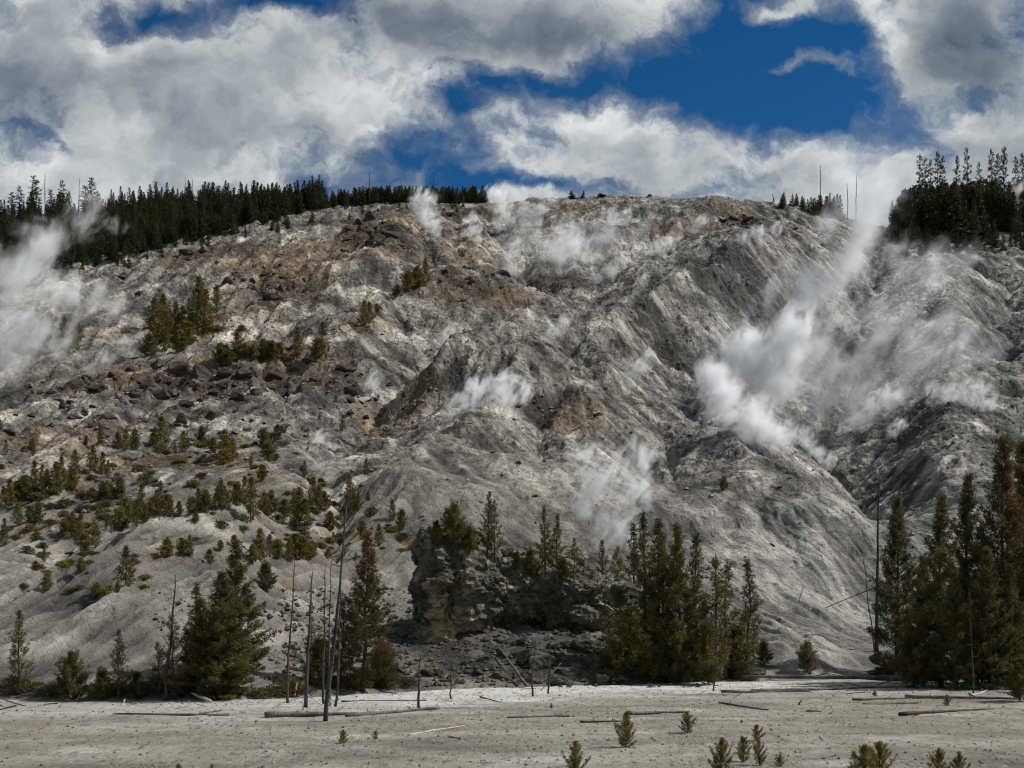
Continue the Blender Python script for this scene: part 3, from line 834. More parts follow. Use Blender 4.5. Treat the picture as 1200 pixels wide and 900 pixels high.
# more broken blocks strewn through the dark bands
rb = np.random.RandomState(91)
for cx, cy0, rx, ry, n, w in [(250, 447, 110, 18, 46, 'in the black rock band above the benches'), (110, 470, 80, 24, 24, 'below the steam at far left'), (250, 505, 110, 24, 24, 'under the black rock band'), (440, 275, 40, 18, 22, 'on the upper knob near the crest'),
                              (300, 335, 70, 20, 20, 'on the brown slope under the left forest'), (560, 330, 40, 20, 12, 'in the upper central gully'), (420, 455, 24, 24, 14, 'at the gully mouth left of the white vent'), (870, 262, 60, 12, 12, 'on the rusty crest shoulder')]:
    for i in range(n):
        p = place(cx + rb.normal() * rx * 0.55, cy0 + rb.normal() * ry * 0.6)
        k = (2.2 + 5 * rb.rand() ** 2) * p.y / F
        o = obj('stone_block', BPROTO[rb.randint(len(BPROTO))]); o.location = (p.x, p.y + k * .2, p.z + k * .1)
        o.scale = (k * rb.uniform(.8, 1.4), k, k * rb.uniform(.6, 1.1)); o.rotation_euler = (rb.uniform(-.4, .4), rb.uniform(-.4, .4), rb.rand() * 6.28)
        tag(o, f'small angular dark stone block strewn {w}', 'stone', f'stone blocks {w}')
# rubble at the foot of the outcrop
put_boulders([(615, 775, 20), (640, 785, 22), (665, 790, 16), (690, 785, 22), (715, 775, 20), (700, 800, 14), (590, 795, 14), (560, 790, 12), (735, 790, 16), (655, 760, 15), (605, 755, 14), (720, 755, 16), (570, 775, 9),
              (530, 795, 10), (760, 790, 18), (780, 798, 14), (480, 800, 10), (545, 780, 8), (625, 800, 12), (650, 800, 17), (590, 768, 15), (505, 792, 13), (470, 787, 11), (685, 762, 17), (740, 775, 19)],
             'in the rubble under the outcrop', 'rubble blocks under the outcrop', BPROTO2, 'olive grey', 'rock', 'rock')
put_boulders([(572, 747, 20), (545, 768, 12), (705, 712, 16), (515, 785, 10)], 'wedged against the dark outcrop', 'pale slabs by the outcrop', SLABP, 'pale flat', 'slab', 'rock_slab', rock=True)
put_boulders([(1042, 778, 30), (1065, 790, 22), (1025, 790, 10), (885, 790, 14), (865, 785, 12)], 'under the pines beside the long log', 'rocks under the pines', BPROTO2, 'dark grey', 'rock', 'rock')

# loose stones over the broken slopes: one object
rs = np.random.RandomState(5)
def scree(name, n, smin, smax, region, mat, seed):
    rs = np.random.RandomState(seed)
    base = np.array([[1, 0, 0], [-1, 0.1, 0], [0.1, 1, 0.1], [0, -1, -.1], [0.1, 0, .8], [0, .1, -.8]])
    fb = np.array([[0, 2, 4], [2, 1, 4], [1, 3, 4], [3, 0, 4], [2, 0, 5], [1, 2, 5], [3, 1, 5], [0, 3, 5]])
    Vs, Fs = [], []; k = 0
    while k < n:
        X, Y, w = region(rs)
        if rs.rand() > w: continue
        z = hz_at(X, Y); s = smin + (smax - smin) * rs.rand() ** 3
        a = rs.rand() * 6.28
        v = base * (0.7 + 0.6 * rs.rand(6, 3)) * s * np.array([1.05, 1, 1.0])
        v = np.stack([v[:, 0] * math.cos(a) - v[:, 1] * math.sin(a), v[:, 0] * math.sin(a) + v[:, 1] * math.cos(a), v[:, 2]], 1) + np.array([X, Y, z + s * 0.1])
        Vs.append(v); Fs.append(fb + 6 * k); k += 1
    return obj(name, mesh_np(name, np.concatenate(Vs), np.concatenate(Fs), [mat]))
def reg_hill(rs):
    u = rs.uniform(-.43, .43); Y = rs.uniform(110, 345)
    i = int(np.interp(u, ua, np.arange(len(ua)))); j = int(np.interp(Y, yg, np.arange(len(yg))))
    return u * Y, Y, 0.12 + 0.8 * dark_m[i, j] + 0.3 * soil_m[i, j]
o = scree('scree', 6500, 0.08, 0.42, reg_hill, M_SCREE, 5); tag(o, 'loose grey and black stones strewn over the broken slopes', 'scree', kind='stuff')
def reg_flat(rs):
    Y = 30 + 50 * rs.rand() ** 1.3; u = rs.uniform(-.44, .44)
    return u * Y, Y, 1
o = scree('pebbles', 6500, 0.01, 0.075, reg_flat, M_SCREE, 6); tag(o, 'small dark pebbles scattered over the pale flat', 'pebbles', kind='stuff')
rs = np.random.RandomState(15)
Yt_ = 31 + 46 * rs.rand(900) ** 1.2; Xt_ = rs.uniform(-.44, .44, 900) * Yt_
keep = fbm2(Xt_ / 6, Yt_ / 6, 3, 140) > -0.02
Xt_, Yt_ = Xt_[keep], Yt_[keep]
P_ = np.stack([Xt_, Yt_, ground_fn(Xt_, Yt_)], 1); P_ = np.repeat(P_, 9, 0) + np.random.RandomState(2).normal(size=(len(P_) * 9, 3)) * [.07, .07, 0]
A_ = np.random.RandomState(4).normal(size=P_.shape) * [0.6, 0.6, 0.2] + [0, 0, 0.7]
def tuft_quads0(P, A, L, w, rs):
    d = A / np.linalg.norm(A, axis=1)[:, None]; sd = np.cross(d, rs.normal(size=P.shape)); sd = sd / np.linalg.norm(sd, axis=1)[:, None] * w
    m = P + d * (L * .5)[:, None]
    return np.stack([P, m + sd, P + d * L[:, None], m - sd], 1).reshape(-1, 3), np.arange(len(P) * 4).reshape(-1, 4)
DRYG, N = new_mat('dry_grass'); out_surface(N, N.mix(N.noise(N.new('ShaderNodeTexCoord').outputs['Object'], 0.8, 2), (0.06, 0.05, 0.028), (0.20, 0.16, 0.09)), 0.9, 0.1)
o = obj('dry_grass', mesh_np('dry_grass', *tuft_quads0(P_, A_, 0.04 + 0.11 * np.random.RandomState(6).rand(len(P_)), 0.007, np.random.RandomState(8)), [DRYG]))
tag(o, 'sparse brown dry grass and litter tufts dotted over the flat', 'dry grass', kind='stuff')
def reg_foot(rs):
    x = rs.uniform(180, 820); y = rs.uniform(690, 806)
    p = place(x, y)
    return p.x, p.y, (1.0 if x > 450 or x > 320 else 0.3)
o = scree('rubble', 3200, 0.05, 0.30, reg_foot, M_BOULD2, 8); tag(o, 'small broken stones on the foot of the slope round the outcrop', 'rubble', kind='stuff')

# ------------------------------------------------------------------ trees
def unit(v):
    return v / (np.linalg.norm(v, axis=-1, keepdims=True) + 1e-9)
def tuft_quads(P, A, L, Wd, k, spread, rs):
    n = len(P)
    P = np.repeat(P, k, 0); A = np.repeat(A, k, 0); L = np.repeat(L, k) * (0.7 + 0.6 * rs.rand(n * k))
    d = unit(A * (1 - spread) + unit(rs.normal(size=(n * k, 3))) * spread)
    s = unit(np.cross(d, rs.normal(size=(n * k, 3)))) * (Wd * 0.5)
    P = P + rs.normal(size=P.shape) * (L[:, None] * 0.12)
    m = P + d * (L * 0.5)[:, None]
    Vv = np.stack([P, m + s, P + d * L[:, None], m - s], 1).reshape(-1, 3)
    Fq = np.arange(n * k * 4).reshape(-1, 4)
    return Vv, Fq
def tube(pts, rad, sides=6):
    """tapered tube along points: verts, quads"""
    pts = np.asarray(pts, float); n = len(pts)
    T = unit(np.gradient(pts, axis=0))
    ref = np.array([0.31, 0.95, 0.05]) if abs(T[0, 1]) < 0.8 else np.array([1.0, 0, 0.1])
    Nn = unit(np.cross(T, ref)); B = np.cross(T, Nn)
    a = np.linspace(0, 2 * np.pi, sides, endpoint=False)
    ring = (Nn[:, None, :] * np.cos(a)[None, :, None] + B[:, None, :] * np.sin(a)[None, :, None]) * np.asarray(rad)[:, None, None] + pts[:, None, :]
    V = ring.reshape(-1, 3)
    q = []
    for i in range(n - 1):
        for j in range(sides):
            q.append((i * sides + j, i * sides + (j + 1) % sides, (i + 1) * sides + (j + 1) % sides, (i + 1) * sides + j))
    V = np.concatenate([V, pts[:1], pts[-1:]])
    for j in range(0, sides, 1):
        q.append((len(V) - 2, (j + 1) % sides, j, j))
        e = (n - 1) * sides
        q.append((len(V) - 1, e + j, e + (j + 1) % sides, e + (j + 1) % sides))
    return V, q
class Acc:
    def __init__(s): s.V = []; s.Q = []; s.n = 0
    def add(s, V, q):
        s.V.append(np.asarray(V, float)); s.Q.extend([tuple(i + s.n for i in f) for f in q]); s.n += len(V)
    def mesh(s, name, mat):
        me = bpy.data.meshes.new(name)
        V = np.concatenate(s.V)
        fs = [f if f[2] != f[3] else f[:3] for f in s.Q]
        me.from_pydata(V.tolist(), [], fs); me.materials.append(mat)
        me.polygons.foreach_set('use_smooth', np.ones(len(me.polygons), bool))
        me.update(); return me
def pine(seed, Ht, Rm, hb, nb, tuft_l, tuft_w, k, sp, e0=0.0, e1=0.9, curve=0.35, s0=0.3, twig=0.45, spread=0.62, powr=0.75, wood=True, gap=0.0, lean=0.0, tip=0.0, whorl=0, var=(0.6, 1.18)):
    rs = np.random.RandomState(seed)
    acc = Acc()
    zt = np.linspace(-0.15, Ht, 10)
    wob = np.cumsum(rs.normal(size=(10, 2)) * 0.006 * Ht, 0) + np.linspace(0, lean, 10)[:, None] * np.array([1, 0.2])
    wob -= wob[:1]
    r0 = 0.013 * Ht + 0.012
    acc.add(*tube(np.column_stack([wob, zt]), r0 * (1 - 0.9 * np.linspace(0, 1, 10)) , 7))
    P, A, L = [], [], []
    for i in range(nb):
        t = (i + rs.rand()) / nb
        if whorl: t = min((math.floor(t * whorl) + 0.05 + 0.28 * rs.rand()) / whorl, 0.99)
        if rs.rand() < gap: continue
        z = (hb + (0.985 - hb) * t) * Ht
        tx, ty = np.interp(z, zt, wob[:, 0]), np.interp(z, zt, wob[:, 1])
        ln = Rm * min(1.0, (t + 0.22) / 0.36) * (1 - t) ** powr * rs.uniform(*var) + 0.02 * Ht
        ph = i * 2.39996 + rs.normal() * 0.5
        e = e0 + (e1 - e0) * t + rs.normal() * 0.13
        d = np.array([math.cos(ph) * math.cos(e), math.sin(ph) * math.cos(e), math.sin(e)])
        cv = curve * rs.uniform(0.5, 1.4)
        b0 = np.array([tx, ty, z])
        def pt(s): return b0 + d * (ln * s) + np.array([0, 0, cv * ln * s * s])
        def tg(s): return unit(d + np.array([0, 0, 2 * cv * s]))
        if wood and ln > 0.12:
            acc.add(*tube([b0, pt(0.55), pt(0.97)], [0.012 * ln + 0.006, 0.008 * ln + 0.004, 0.003], 3))
        ss_ = np.arange(s0, 1.0, max(sp / ln, 0.06))
        for s in list(ss_ + rs.rand(len(ss_)) * 0.05) + [1.0]:
            s = min(s, 1.0)
            P.append(pt(s)); A.append(tg(s)); L.append(tuft_l * (0.8 + 0.4 * rs.rand()) * (1 - tip * t))
        nt = int(ln / twig)
        for j in range(nt):
            s = rs.uniform(0.25, 0.9); sgn = 1 if (j % 2) else -1
            a = sgn * rs.uniform(0.5, 1.05)
            dd = tg(s); dd = np.array([dd[0] * math.cos(a) - dd[1] * math.sin(a), dd[0] * math.sin(a) + dd[1] * math.cos(a), dd[2] + 0.15]); dd = unit(dd)
            tl = ln * (1 - s) * 0.6 + 0.1 * ln
            for q in np.arange(0.35, 1.01, max(sp / tl, 0.2)):
                P.append(pt(s) + dd * tl * q); A.append(dd); L.append(tuft_l * (0.8 + 0.4 * rs.rand()))
    for z in np.arange(0.93, 1.0, 0.02):
        P.append(np.array([wob[-1, 0], wob[-1, 1], z * Ht])); A.append(np.array([0, 0, 1.0])); L.append(tuft_l * (1 - 0.7 * tip))
    Vv, Fq = tuft_quads(np.array(P), np.array(A), np.array(L), tuft_w, k, spread, rs)
    return acc, Vv, Fq
PROTO = {}
def make_proto(key, variants, mats, **kw):
    lst = []
    for s in range(variants):
        acc, Vv, Fq = pine(s * 17 + sum(map(ord, key)), **kw)
        tm = acc.mesh('trunk', M_BARK)
        lst.append((tm, [mesh_np('crown', Vv, Fq, [m]) for m in mats], kw['Ht']))
    PROTO[key] = lst
make_proto('full', 4, [M_PINE, M_RUST, M_OLIVE], Ht=9.0, Rm=1.75, hb=0.03, nb=132, tuft_l=0.20, tuft_w=0.036, k=12, sp=0.14, e0=-0.02, e1=1.05, curve=0.5, s0=0.28, twig=0.27, whorl=20, var=(0.5, 1.25), powr=1.0)
make_proto('slender', 5, [M_PINE, M_RUST, M_OLIVE], Ht=7.5, Rm=1.0, hb=0.14, nb=72, tuft_l=0.20, tuft_w=0.036, k=12, whorl=17, var=(0.45, 1.25), powr=0.95, sp=0.14, e0=0.1, e1=1.15, curve=0.6, s0=0.38, twig=0.38)
make_proto('sparse', 3, [M_PINE, M_RUST, M_OLIVE, M_DRY], Ht=5.0, Rm=0.8, hb=0.12, nb=52, tuft_l=0.19, tuft_w=0.036, k=12, sp=0.15, e0=0.1, e1=0.9, curve=0.4, s0=0.45, twig=0.5, gap=0.15)
make_proto('bushy', 3, [M_PINE, M_RUST, M_OLIVE, M_DRY], Ht=2.6, Rm=1.0, hb=0.03, nb=80, tuft_l=0.20, tuft_w=0.036, k=12, sp=0.12, e0=0.15, e1=1.1, curve=0.5, s0=0.3, twig=0.4, powr=0.5)
make_proto('young', 5, [M_OLIVE, M_SHRUB], Ht=4.0, Rm=0.95, hb=0.05, nb=58, tuft_l=0.31, tuft_w=0.08, k=8, sp=0.24, e0=0.1, e1=1.0, curve=0.4, s0=0.3, twig=0.6, wood=False, gap=0.1)
make_proto('clump', 4, [M_OLIVE, M_SHRUB], Ht=2.4, Rm=1.0, hb=0.02, nb=52, tuft_l=0.29, tuft_w=0.08, k=8, sp=0.22, e0=0.2, e1=1.2, curve=0.4, s0=0.25, twig=0.5, powr=0.45, wood=False)
make_proto('sapling', 7, [M_SEED, M_SEED], Ht=1.2, Rm=0.52, hb=0.03, nb=42, tuft_l=0.065, tuft_w=0.008, k=22, sp=0.028, e0=0.3, e1=1.1, curve=0.6, s0=0.15, twig=0.22, spread=0.66, powr=0.8, var=(0.35, 1.2))
def add_tree(name, key, x, yb, yt, mat, label, cat, group=None, p=None, rock=False, hscale=None, widen=1.0):
    p = p or place(x, yb, rock)
    lst = PROTO[key]
    tm, crowns, H0_ = lst[rnd.randrange(len(lst))]
    hh = (yb - yt) * p.y / F
    s = hh / H0_
    e = empty(name, (p.x, p.y, p.z - 0.05), rnd.uniform(0, 6.28))
    wd = s if key not in ('full', 'slender') else s ** 0.75
    wd *= widen
    e.scale = (wd, wd, s)
    obj('trunk', tm, e)
    obj('crown', crowns[mat], e)
    tag(e, label, cat, group)
    return e
# --- trees along the foot of the slope (each told apart by where it stands)
NEAR = [
    ('slender', 22, 814, 714, 0, 'sparse dark pine at the far left edge of the flat'),
    ('bushy', 85, 820, 768, 2, 'low bushy pine with a bleached stick leaning beside it'),
    ('slender', 139, 819, 736, 0, 'thin dark pine between the low bushy pine and the bare snag'),
    ('sparse', 203, 820, 722, 3, 'dry yellowish pine half bare beside the left snag'),
    ('sparse', 186, 818, 752, 2, 'short olive pine hugging the left bare snag'),
    ('full', 255, 820, 668, 0, 'broad dense dark pine, front one of the left clump'),
    ('full', 283, 790, 632, 0, 'tallest dark pine at the back of the left clump'),
    ('full', 270, 815, 690, 0, 'dark pine at the right front of the left clump'),
    ('full', 240, 818, 700, 0, 'lower dark pine at the left front of the left clump'),
    ('slender', 228, 812, 682, 0, 'dark pine on the outer left side of the left clump'),
    ('bushy', 312, 692, 660, 2, 'golden olive bush just right of the left pine clump'),
    ('full', 424, 810, 622, 1, 'large rust-tinged pine right of the group of bare poles'),
    ('slender', 400, 804, 700, 0, 'dark pine half hidden by the rust-tinged pine'),
    ('bushy', 373, 806, 752, 0, 'low dark bush among the bare poles'),
    ('bushy', 450, 806, 760, 0, 'dark bush in the shade between rust pine and outcrop'),
    ('sparse', 365, 760, 722, 3, 'small dry brown pine behind the bare poles'),
    ('bushy', 160, 820, 790, 0, 'dark low bush right of the thin dark pine'),
    ('bushy', 120, 820, 785, 2, 'olive low bush left of the thin dark pine'),
    ('slender', 705, 705, 632, 0, 'small open-crowned pine first right of the outcrop top'),
    ('slender', 690, 712, 650, 2, 'small olive pine at the lower right shoulder of the outcrop'),
    ('sparse', 697, 735, 668, 2, 'thin golden pine before the lower right shoulder of the outcrop'),
    ('sparse', 715, 760, 690, 2, 'pale olive thin pine in the hollow right of the outcrop'),
    ('sparse', 730, 735, 655, 0, 'thin dark pine between the low steam and the slim tall pine'),
    ('sparse', 724, 715, 642, 2, 'olive thin pine before the low steam cloud'),
    ('slender', 743, 745, 613, 0, 'slim tall pine standing in front of the low steam cloud'),
    ('slender', 757, 790, 600, 0, 'tallest slim pine of the group right of the outcrop'),
    ('slender', 768, 790, 606, 0, 'slim twin pine beside the tallest in the group right of the outcrop'),
    ('slender', 776, 790, 622, 2, 'olive slim pine right behind the tall twin pines'),
    ('full', 804, 800, 612, 0, 'dense dark pine, broadest in the group right of the outcrop'),
    ('slender', 818, 798, 624, 0, 'dark pine pressed against the broadest middle pine'),
    ('sparse', 838, 796, 655, 2, 'thin olive pine right of the broadest middle pine'),
    ('sparse', 850, 796, 662, 2, 'thin olive pine next to the lone slim pine'),
    ('slender', 876, 790, 655, 0, 'lone slim pine at the right end of the middle group'),
    ('bushy', 735, 796, 720, 2, 'golden olive low pine under the tall twin pines'),
    ('bushy', 765, 800, 730, 2, 'bright olive low pine below the tall twin pines'),
    ('bushy', 795, 802, 745, 0, 'dark low pine at the foot of the broadest middle pine'),
    ('bushy', 830, 802, 735, 2, 'olive low pine at the edge of the flat in the middle group'),
    ('bushy', 862, 795, 738, 0, 'dark low pine under the lone slim pine'),
    ('bushy', 895, 780, 752, 2, 'small olive pine outermost right of the middle group'),
    ('bushy', 946, 788, 754, 3, 'isolated pale olive bush on the bare white slope'),
    ('full', 1050, 790, 582, 0, 'open dark pine next to the tall leaning snag'),
    ('full', 1103, 806, 578, 0, 'broad dark pine with brownish low boughs in the right grove'),
    ('full', 1082, 804, 650, 1, 'rusty lower pine in front of the broad right pine'),
    ('full', 1134, 800, 554, 0, 'pointed dark pine behind the broad right pine'),
    ('slender', 1145, 800, 612, 2, 'slim olive pine in the gap of the right grove'),
    ('full', 1178, 802, 510, 1, 'very tall rust-streaked pine in the right grove'),
    ('full', 1197, 800, 516, 0, 'very tall dark pine cut by the right edge'),
    ('full', 1162, 808, 640, 0, 'low dark pine below the very tall rust-streaked pine'),
    ('full', 1122, 808, 668, 0, 'low dark pine filling the front of the right grove'),
    ('full', 1215, 805, 560, 0, 'dark pine mostly outside the right edge'),
    ('bushy', 1070, 806, 740, 1, 'rusty brown bush at the foot of the open dark pine'),
    ('bushy', 1195, 822, 775, 2, 'olive bush at the edge of the flat far right'),
    ('full', 1150, 806, 690, 0, 'dark young pine in front of the right grove'),
    ('full', 1185, 808, 660, 0, 'dark young pine near the right edge of the grove'),
]
for key, x, yb, yt, mt, lab in NEAR:
    wn_ = 1.35 if (key == 'full' and 220 < x < 330) else (1.05 if key == 'full' and x > 690 else 1.1)
    add_tree('pine_tree', key, x, yb, yt, mt, lab, 'tree', 'pines along the foot of the slope', widen=wn_)
for key, x, yb, yt, mt, lab in [
    ('bushy', 532, 640, 594, 2, 'bushy olive pine on top of the outcrop tower'),
    ('bushy', 550, 648, 618, 2, 'olive bush right of the bushy tower pine'),
    ('bushy', 605, 668, 648, 0, 'dark bush in the outcrop notch'),
    ('bushy', 622, 672, 645, 2, 'olive bush left of the taller crest pine'),
    ('bushy', 690, 700, 675, 0, 'dark bush at the lower right end of the outcrop'),
    ('bushy', 540, 690, 672, 2, 'small olive bush clinging to the outcrop face'),
    ('bushy', 512, 640, 612, 0, 'low dark bush on the left shoulder of the outcrop'),
    ('slender', 571, 652, 575, 0, 'thin pine, darker of two on the outcrop notch'),
    ('sparse', 580, 655, 586, 2, 'thin golden pine beside the darker one on the outcrop'),
    ('slender', 639, 672, 592, 0, 'taller of two pines on the right outcrop crest'),
    ('slender', 652, 672, 601, 2, 'shorter of two pines on the right outcrop crest'),
    ('sparse', 673, 686, 630, 2, 'small golden pine at the right end of the outcrop crest'),
    ('bushy', 660, 680, 655, 2, 'olive bush under the two outcrop pines')]:
    add_tree('pine_tree', key, x, yb, yt, mt, lab, 'tree', 'pines on the outcrop', rock=True)

# --- young pines over the slope
YOUNG = {
    ('on the bench under the black rocks', 'young pines under the black rocks'): [
        (190, 532, 490), (215, 530, 505), (237, 522, 502), (262, 545, 505), (250, 530, 515), (148, 528, 503), (138, 526, 508), (158, 526, 506), (110, 552, 522), (88, 556, 527), (120, 556, 530), (270, 540, 520), (180, 522, 508)],
    ('at the far left below the dark rocks', 'young pines at the far left'): [
        (72, 576, 535), (65, 580, 542), (40, 572, 540), (50, 577, 545), (55, 582, 550), (30, 584, 560), (5, 596, 570), (12, 592, 562), (22, 586, 566), (85, 574, 552)],
    ('in the middle row across the bench', 'young pines across the bench'): [
        (107, 588, 573), (120, 586, 567), (130, 585, 570), (140, 584, 562), (165, 602, 567), (188, 606, 565), (196, 604, 582), (160, 616, 585), (150, 619, 590), (140, 622, 598), (175, 606, 590), (210, 601, 588), (170, 612, 596), (182, 604, 584)],
    ('along the crest of the pale knoll', 'young pines along the knoll crest'): [
        (232, 600, 572), (240, 601, 577), (258, 597, 563), (264, 598, 570), (278, 592, 568), (293, 612, 560), (310, 602, 580), (318, 601, 578), (225, 600, 584), (286, 590, 575)],
    ('beside the foot of the boulder gully', 'young pines by the gully foot'): [
        (350, 622, 572), (358, 624, 585), (345, 612, 575), (366, 592, 560), (373, 602, 570), (387, 622, 602), (410, 592, 556), (416, 600, 574), (460, 611, 586), (470, 621, 600), (380, 598, 578), (443, 640, 615), (425, 632, 612)],
    ('on the left end of the pale bench', 'young pines on the left bench'): [
        (35, 612, 595), (45, 613, 596), (22, 616, 590), (85, 626, 600), (95, 641, 603), (80, 622, 605), (111, 642, 612), (75, 629, 610), (100, 650, 627), (5, 640, 608), (90, 632, 610)],
    ('on the streaked front face of the knoll', 'young pines on the knoll front'): [
        (147, 686, 641), (55, 692, 672), (42, 668, 658), (195, 653, 634), (222, 652, 627), (258, 646, 634), (246, 660, 645), (275, 641, 628), (138, 694, 682), (113, 700, 684), (95, 670, 655)],
    ('around the brown hollow above the left clump', 'young pines round the brown hollow'): [
        (305, 657, 620), (316, 652, 626), (340, 657, 630), (355, 656, 632), (366, 652, 636), (326, 655, 638), (296, 660, 640), (347, 650, 628)],
    ('among the left drifting steam', 'pines in the left steam'): [
        (60, 397, 366), (75, 400, 370), (50, 402, 372), (90, 397, 376), (68, 412, 390), (82, 410, 386), (45, 415, 395)],
    ('in the dense stand above the black rocks', 'stand above the black rocks'): [
        (190, 387, 346), (205, 392, 355), (213, 397, 360), (232, 392, 326), (240, 390, 340), (253, 367, 335), (222, 377, 350), (180, 387, 350), (195, 412, 385), (211, 412, 390), (175, 417, 395), (200, 400, 372), (186, 402, 378), (218, 404, 380), (226, 390, 362)],
    ('in the loose row right of the dense stand', 'row right of the dense stand'): [
        (278, 422, 390), (258, 427, 405), (265, 430, 408), (308, 422, 400), (318, 420, 402), (327, 417, 403), (348, 417, 385), (377, 412, 378), (372, 420, 400), (297, 422, 405), (287, 420, 404)],
    ('on the ridge left of the central gully', 'pines on the left ridge'): [
        (427, 382, 352), (433, 380, 355), (477, 342, 320), (499, 333, 303), (490, 337, 315), (465, 347, 335), (442, 367, 357), (483, 338, 322)],
}
for (where, grp), lst in YOUNG.items():
    lst = sorted(lst)
    for k, (x, yb, yt) in enumerate(lst):
        hpx = yb - yt
        key = 'young' if hpx > 24 else 'clump'
        size = 'tall' if hpx > 34 else ('small' if hpx < 19 else 'mid-sized')
        shape = 'young pine' if key == 'young' else 'bushy pine'
        add_tree('young_pine', key, x, yb, yt, rnd.randrange(2), f'{size} olive {shape} {where}, {ORD[k]} from left', 'tree', grp, widen=rnd.uniform(0.85, 1.3))
add_tree('young_pine', 'clump', 848, 574, 560, 0, 'tiny lone olive pine on the bare slope below the big steam', 'tree')

# --- saplings on the flat
for k, (x, yb, yt, lab) in enumerate([
    (733, 876, 834, 'neat cone-shaped pine sapling alone on the flat'),
    (806, 859, 833, 'squat spreading pine sapling right of the cone-shaped one'),
    (674, 912, 868, 'pine sapling with upright candles at the lower frame edge'),
    (844, 915, 864, 'reddish pine sapling with a tall leader at the frame edge'),
    (887, 868, 848, 'small round pine sapling behind a pair of others'),
    (872, 893, 862, 'left one of a pair of green pine saplings'),
    (890, 897, 866, 'right one of a pair of green pine saplings'),
    (914, 898, 882, 'tiny pine sapling right of the pair'),
    (1012, 915, 872, 'left half of a bushy sapling clump at the frame edge'),
    (1030, 912, 868, 'right half of a bushy sapling clump at the frame edge'),
    (1100, 912, 876, 'left sapling of the last pair toward the right corner'),
    (1124, 914, 880, 'right sapling of the last pair toward the right corner'),
    (402, 871, 854, 'low tuft-like sapling below the bare poles'),
    (440, 866, 855, 'tiny sapling right of the low tuft below the poles'),
    (1110, 827, 813, 'small dark sapling near the logs by the right grove'),
    (646, 830, 823, 'tiny sapling on the white strip before the outcrop'),
    (209, 905, 893, 'sapling tip peeking over the lower frame edge at left'),
    (248, 905, 894, 'second sapling tip peeking over the lower edge at left'),
    (1025, 816, 808, 'tiny sapling beside the long log'),
    (869, 847, 842, 'tiny dark sapling behind the round one'),
]):
    add_tree('pine_sapling', 'sapling', x, yb, yt, k % 2, lab, 'sapling', 'pine saplings on the flat', widen=1.35 if (yb - yt) < 30 or x in (1012, 1030) else 1.1)

# --- brush along the foot of the slope
rs = np.random.RandomState(77)
def brush_mesh(seed):
    rs = np.random.RandomState(seed)
    n = 260
    ph = rs.rand(n) * 6.28; el = rs.uniform(0.15, 1.45, n); r = rs.rand(n) ** 0.5
    A = np.stack([np.cos(ph) * np.cos(el), np.sin(ph) * np.cos(el), np.sin(el)], 1)
    P = A * r[:, None] * np.array([1, 0.8, 0.65]); 
    return mesh_np('shrub', *tuft_quads(P, A, np.full(n, 0.32), 0.05, 5, 0.6, rs), [M_BRUSH])
BR = [brush_mesh(i) for i in range(4)]
brl = []
for i in range(60):
    x = rs.uniform(0, 470) if i < 34 else (rs.uniform(700, 900) if i < 48 else rs.uniform(1030, 1210))
    yb = np.interp(x, [0, 300, 480, 700, 900, 1030, 1210], [816, 817, 806, 800, 798, 797, 806]) - rs.uniform(0, 12)
    brl.append((x, yb))
for k, (x, yb) in enumerate(sorted(brl)):
    p = place(x, yb); s = rs.uniform(0.45, 0.95)
    o = obj('shrub', BR[k % 4]); o.location = (p.x, p.y, p.z - 0.05); o.scale = (s * 1.3, s, s * rs.uniform(.7, 1.1)); o.rotation_euler = (0, 0, rs.rand() * 6)
    w = 'left of the outcrop' if x < 480 else ('under the middle pine group' if x < 950 else 'under the right grove')
    tag(o, f'low dark brushy shrub in the tangle along the flat {w}', 'shrub', f'shrubs along the flat {w}')

# ------------------------------------------------------------------ forest on the crest
FARP = []
for s in range(7):
    acc, Vv, Fq = pine(900 + s, Ht=12.0, Rm=1.7 + 0.1 * s, hb=0.03, nb=110, tuft_l=0.55, tuft_w=0.22, k=5, sp=0.5, e0=-0.4, e1=0.35, curve=0.12, s0=0.12, twig=0.9, wood=False, powr=1.1, tip=0.6)
    FARP.append((acc, Vv, Fq))
FAR_ME = []
def single_tree(name, acc, Vv, Fq, m1, m2):
    V = np.concatenate([Vv] + acc.V)
    q4 = [f for f in acc.Q]
    me = bpy.data.meshes.new(name)
    faces = Fq.tolist() + [[i + len(Vv) for i in (f if f[2] != f[3] else f[:3])] for f in q4]
    me.from_pydata(V.tolist(), [], faces)
    me.materials.append(m1); me.materials.append(m2)
    me.polygons.foreach_set('material_index', np.array([0] * len(Fq) + [1] * len(q4), np.int32)); me.update()
    return me
FAR_ME = [single_tree('conifer_tree', a, v, f, M_FAR, M_BARK) for a, v, f in FARP]
TALLP = []
for s in range(5):
    acc, Vv, Fq = pine(950 + s, Ht=20.0, Rm=1.35 + 0.2 * (s % 3), hb=0.3, nb=70, tuft_l=0.5, tuft_w=0.22, k=5, sp=0.42, e0=-0.3, e1=0.3, curve=0.15, s0=0.25, twig=1.0, gap=0.3, powr=0.5)
    TALLP.append(single_tree('tall_conifer', acc, Vv, Fq, M_FAR, M_BARK))
cand = []
rs = np.random.RandomState(31)
def low_edge(x):
    return float(np.interp(x, [0, 60, 100, 170, 230, 260, 290, 340, 400, 440, 480, 520, 565], [318, 318, 312, 296, 282, 272, 262, 252, 241, 237, 237, 238, 237]))
def top_edge(x):
    return float(np.interp(x, [0, 40, 100, 150, 200, 250, 300, 350, 400, 450, 500, 540, 570], [246, 240, 238, 232, 226, 222, 220, 222, 221, 220, 222, 222, 229]))
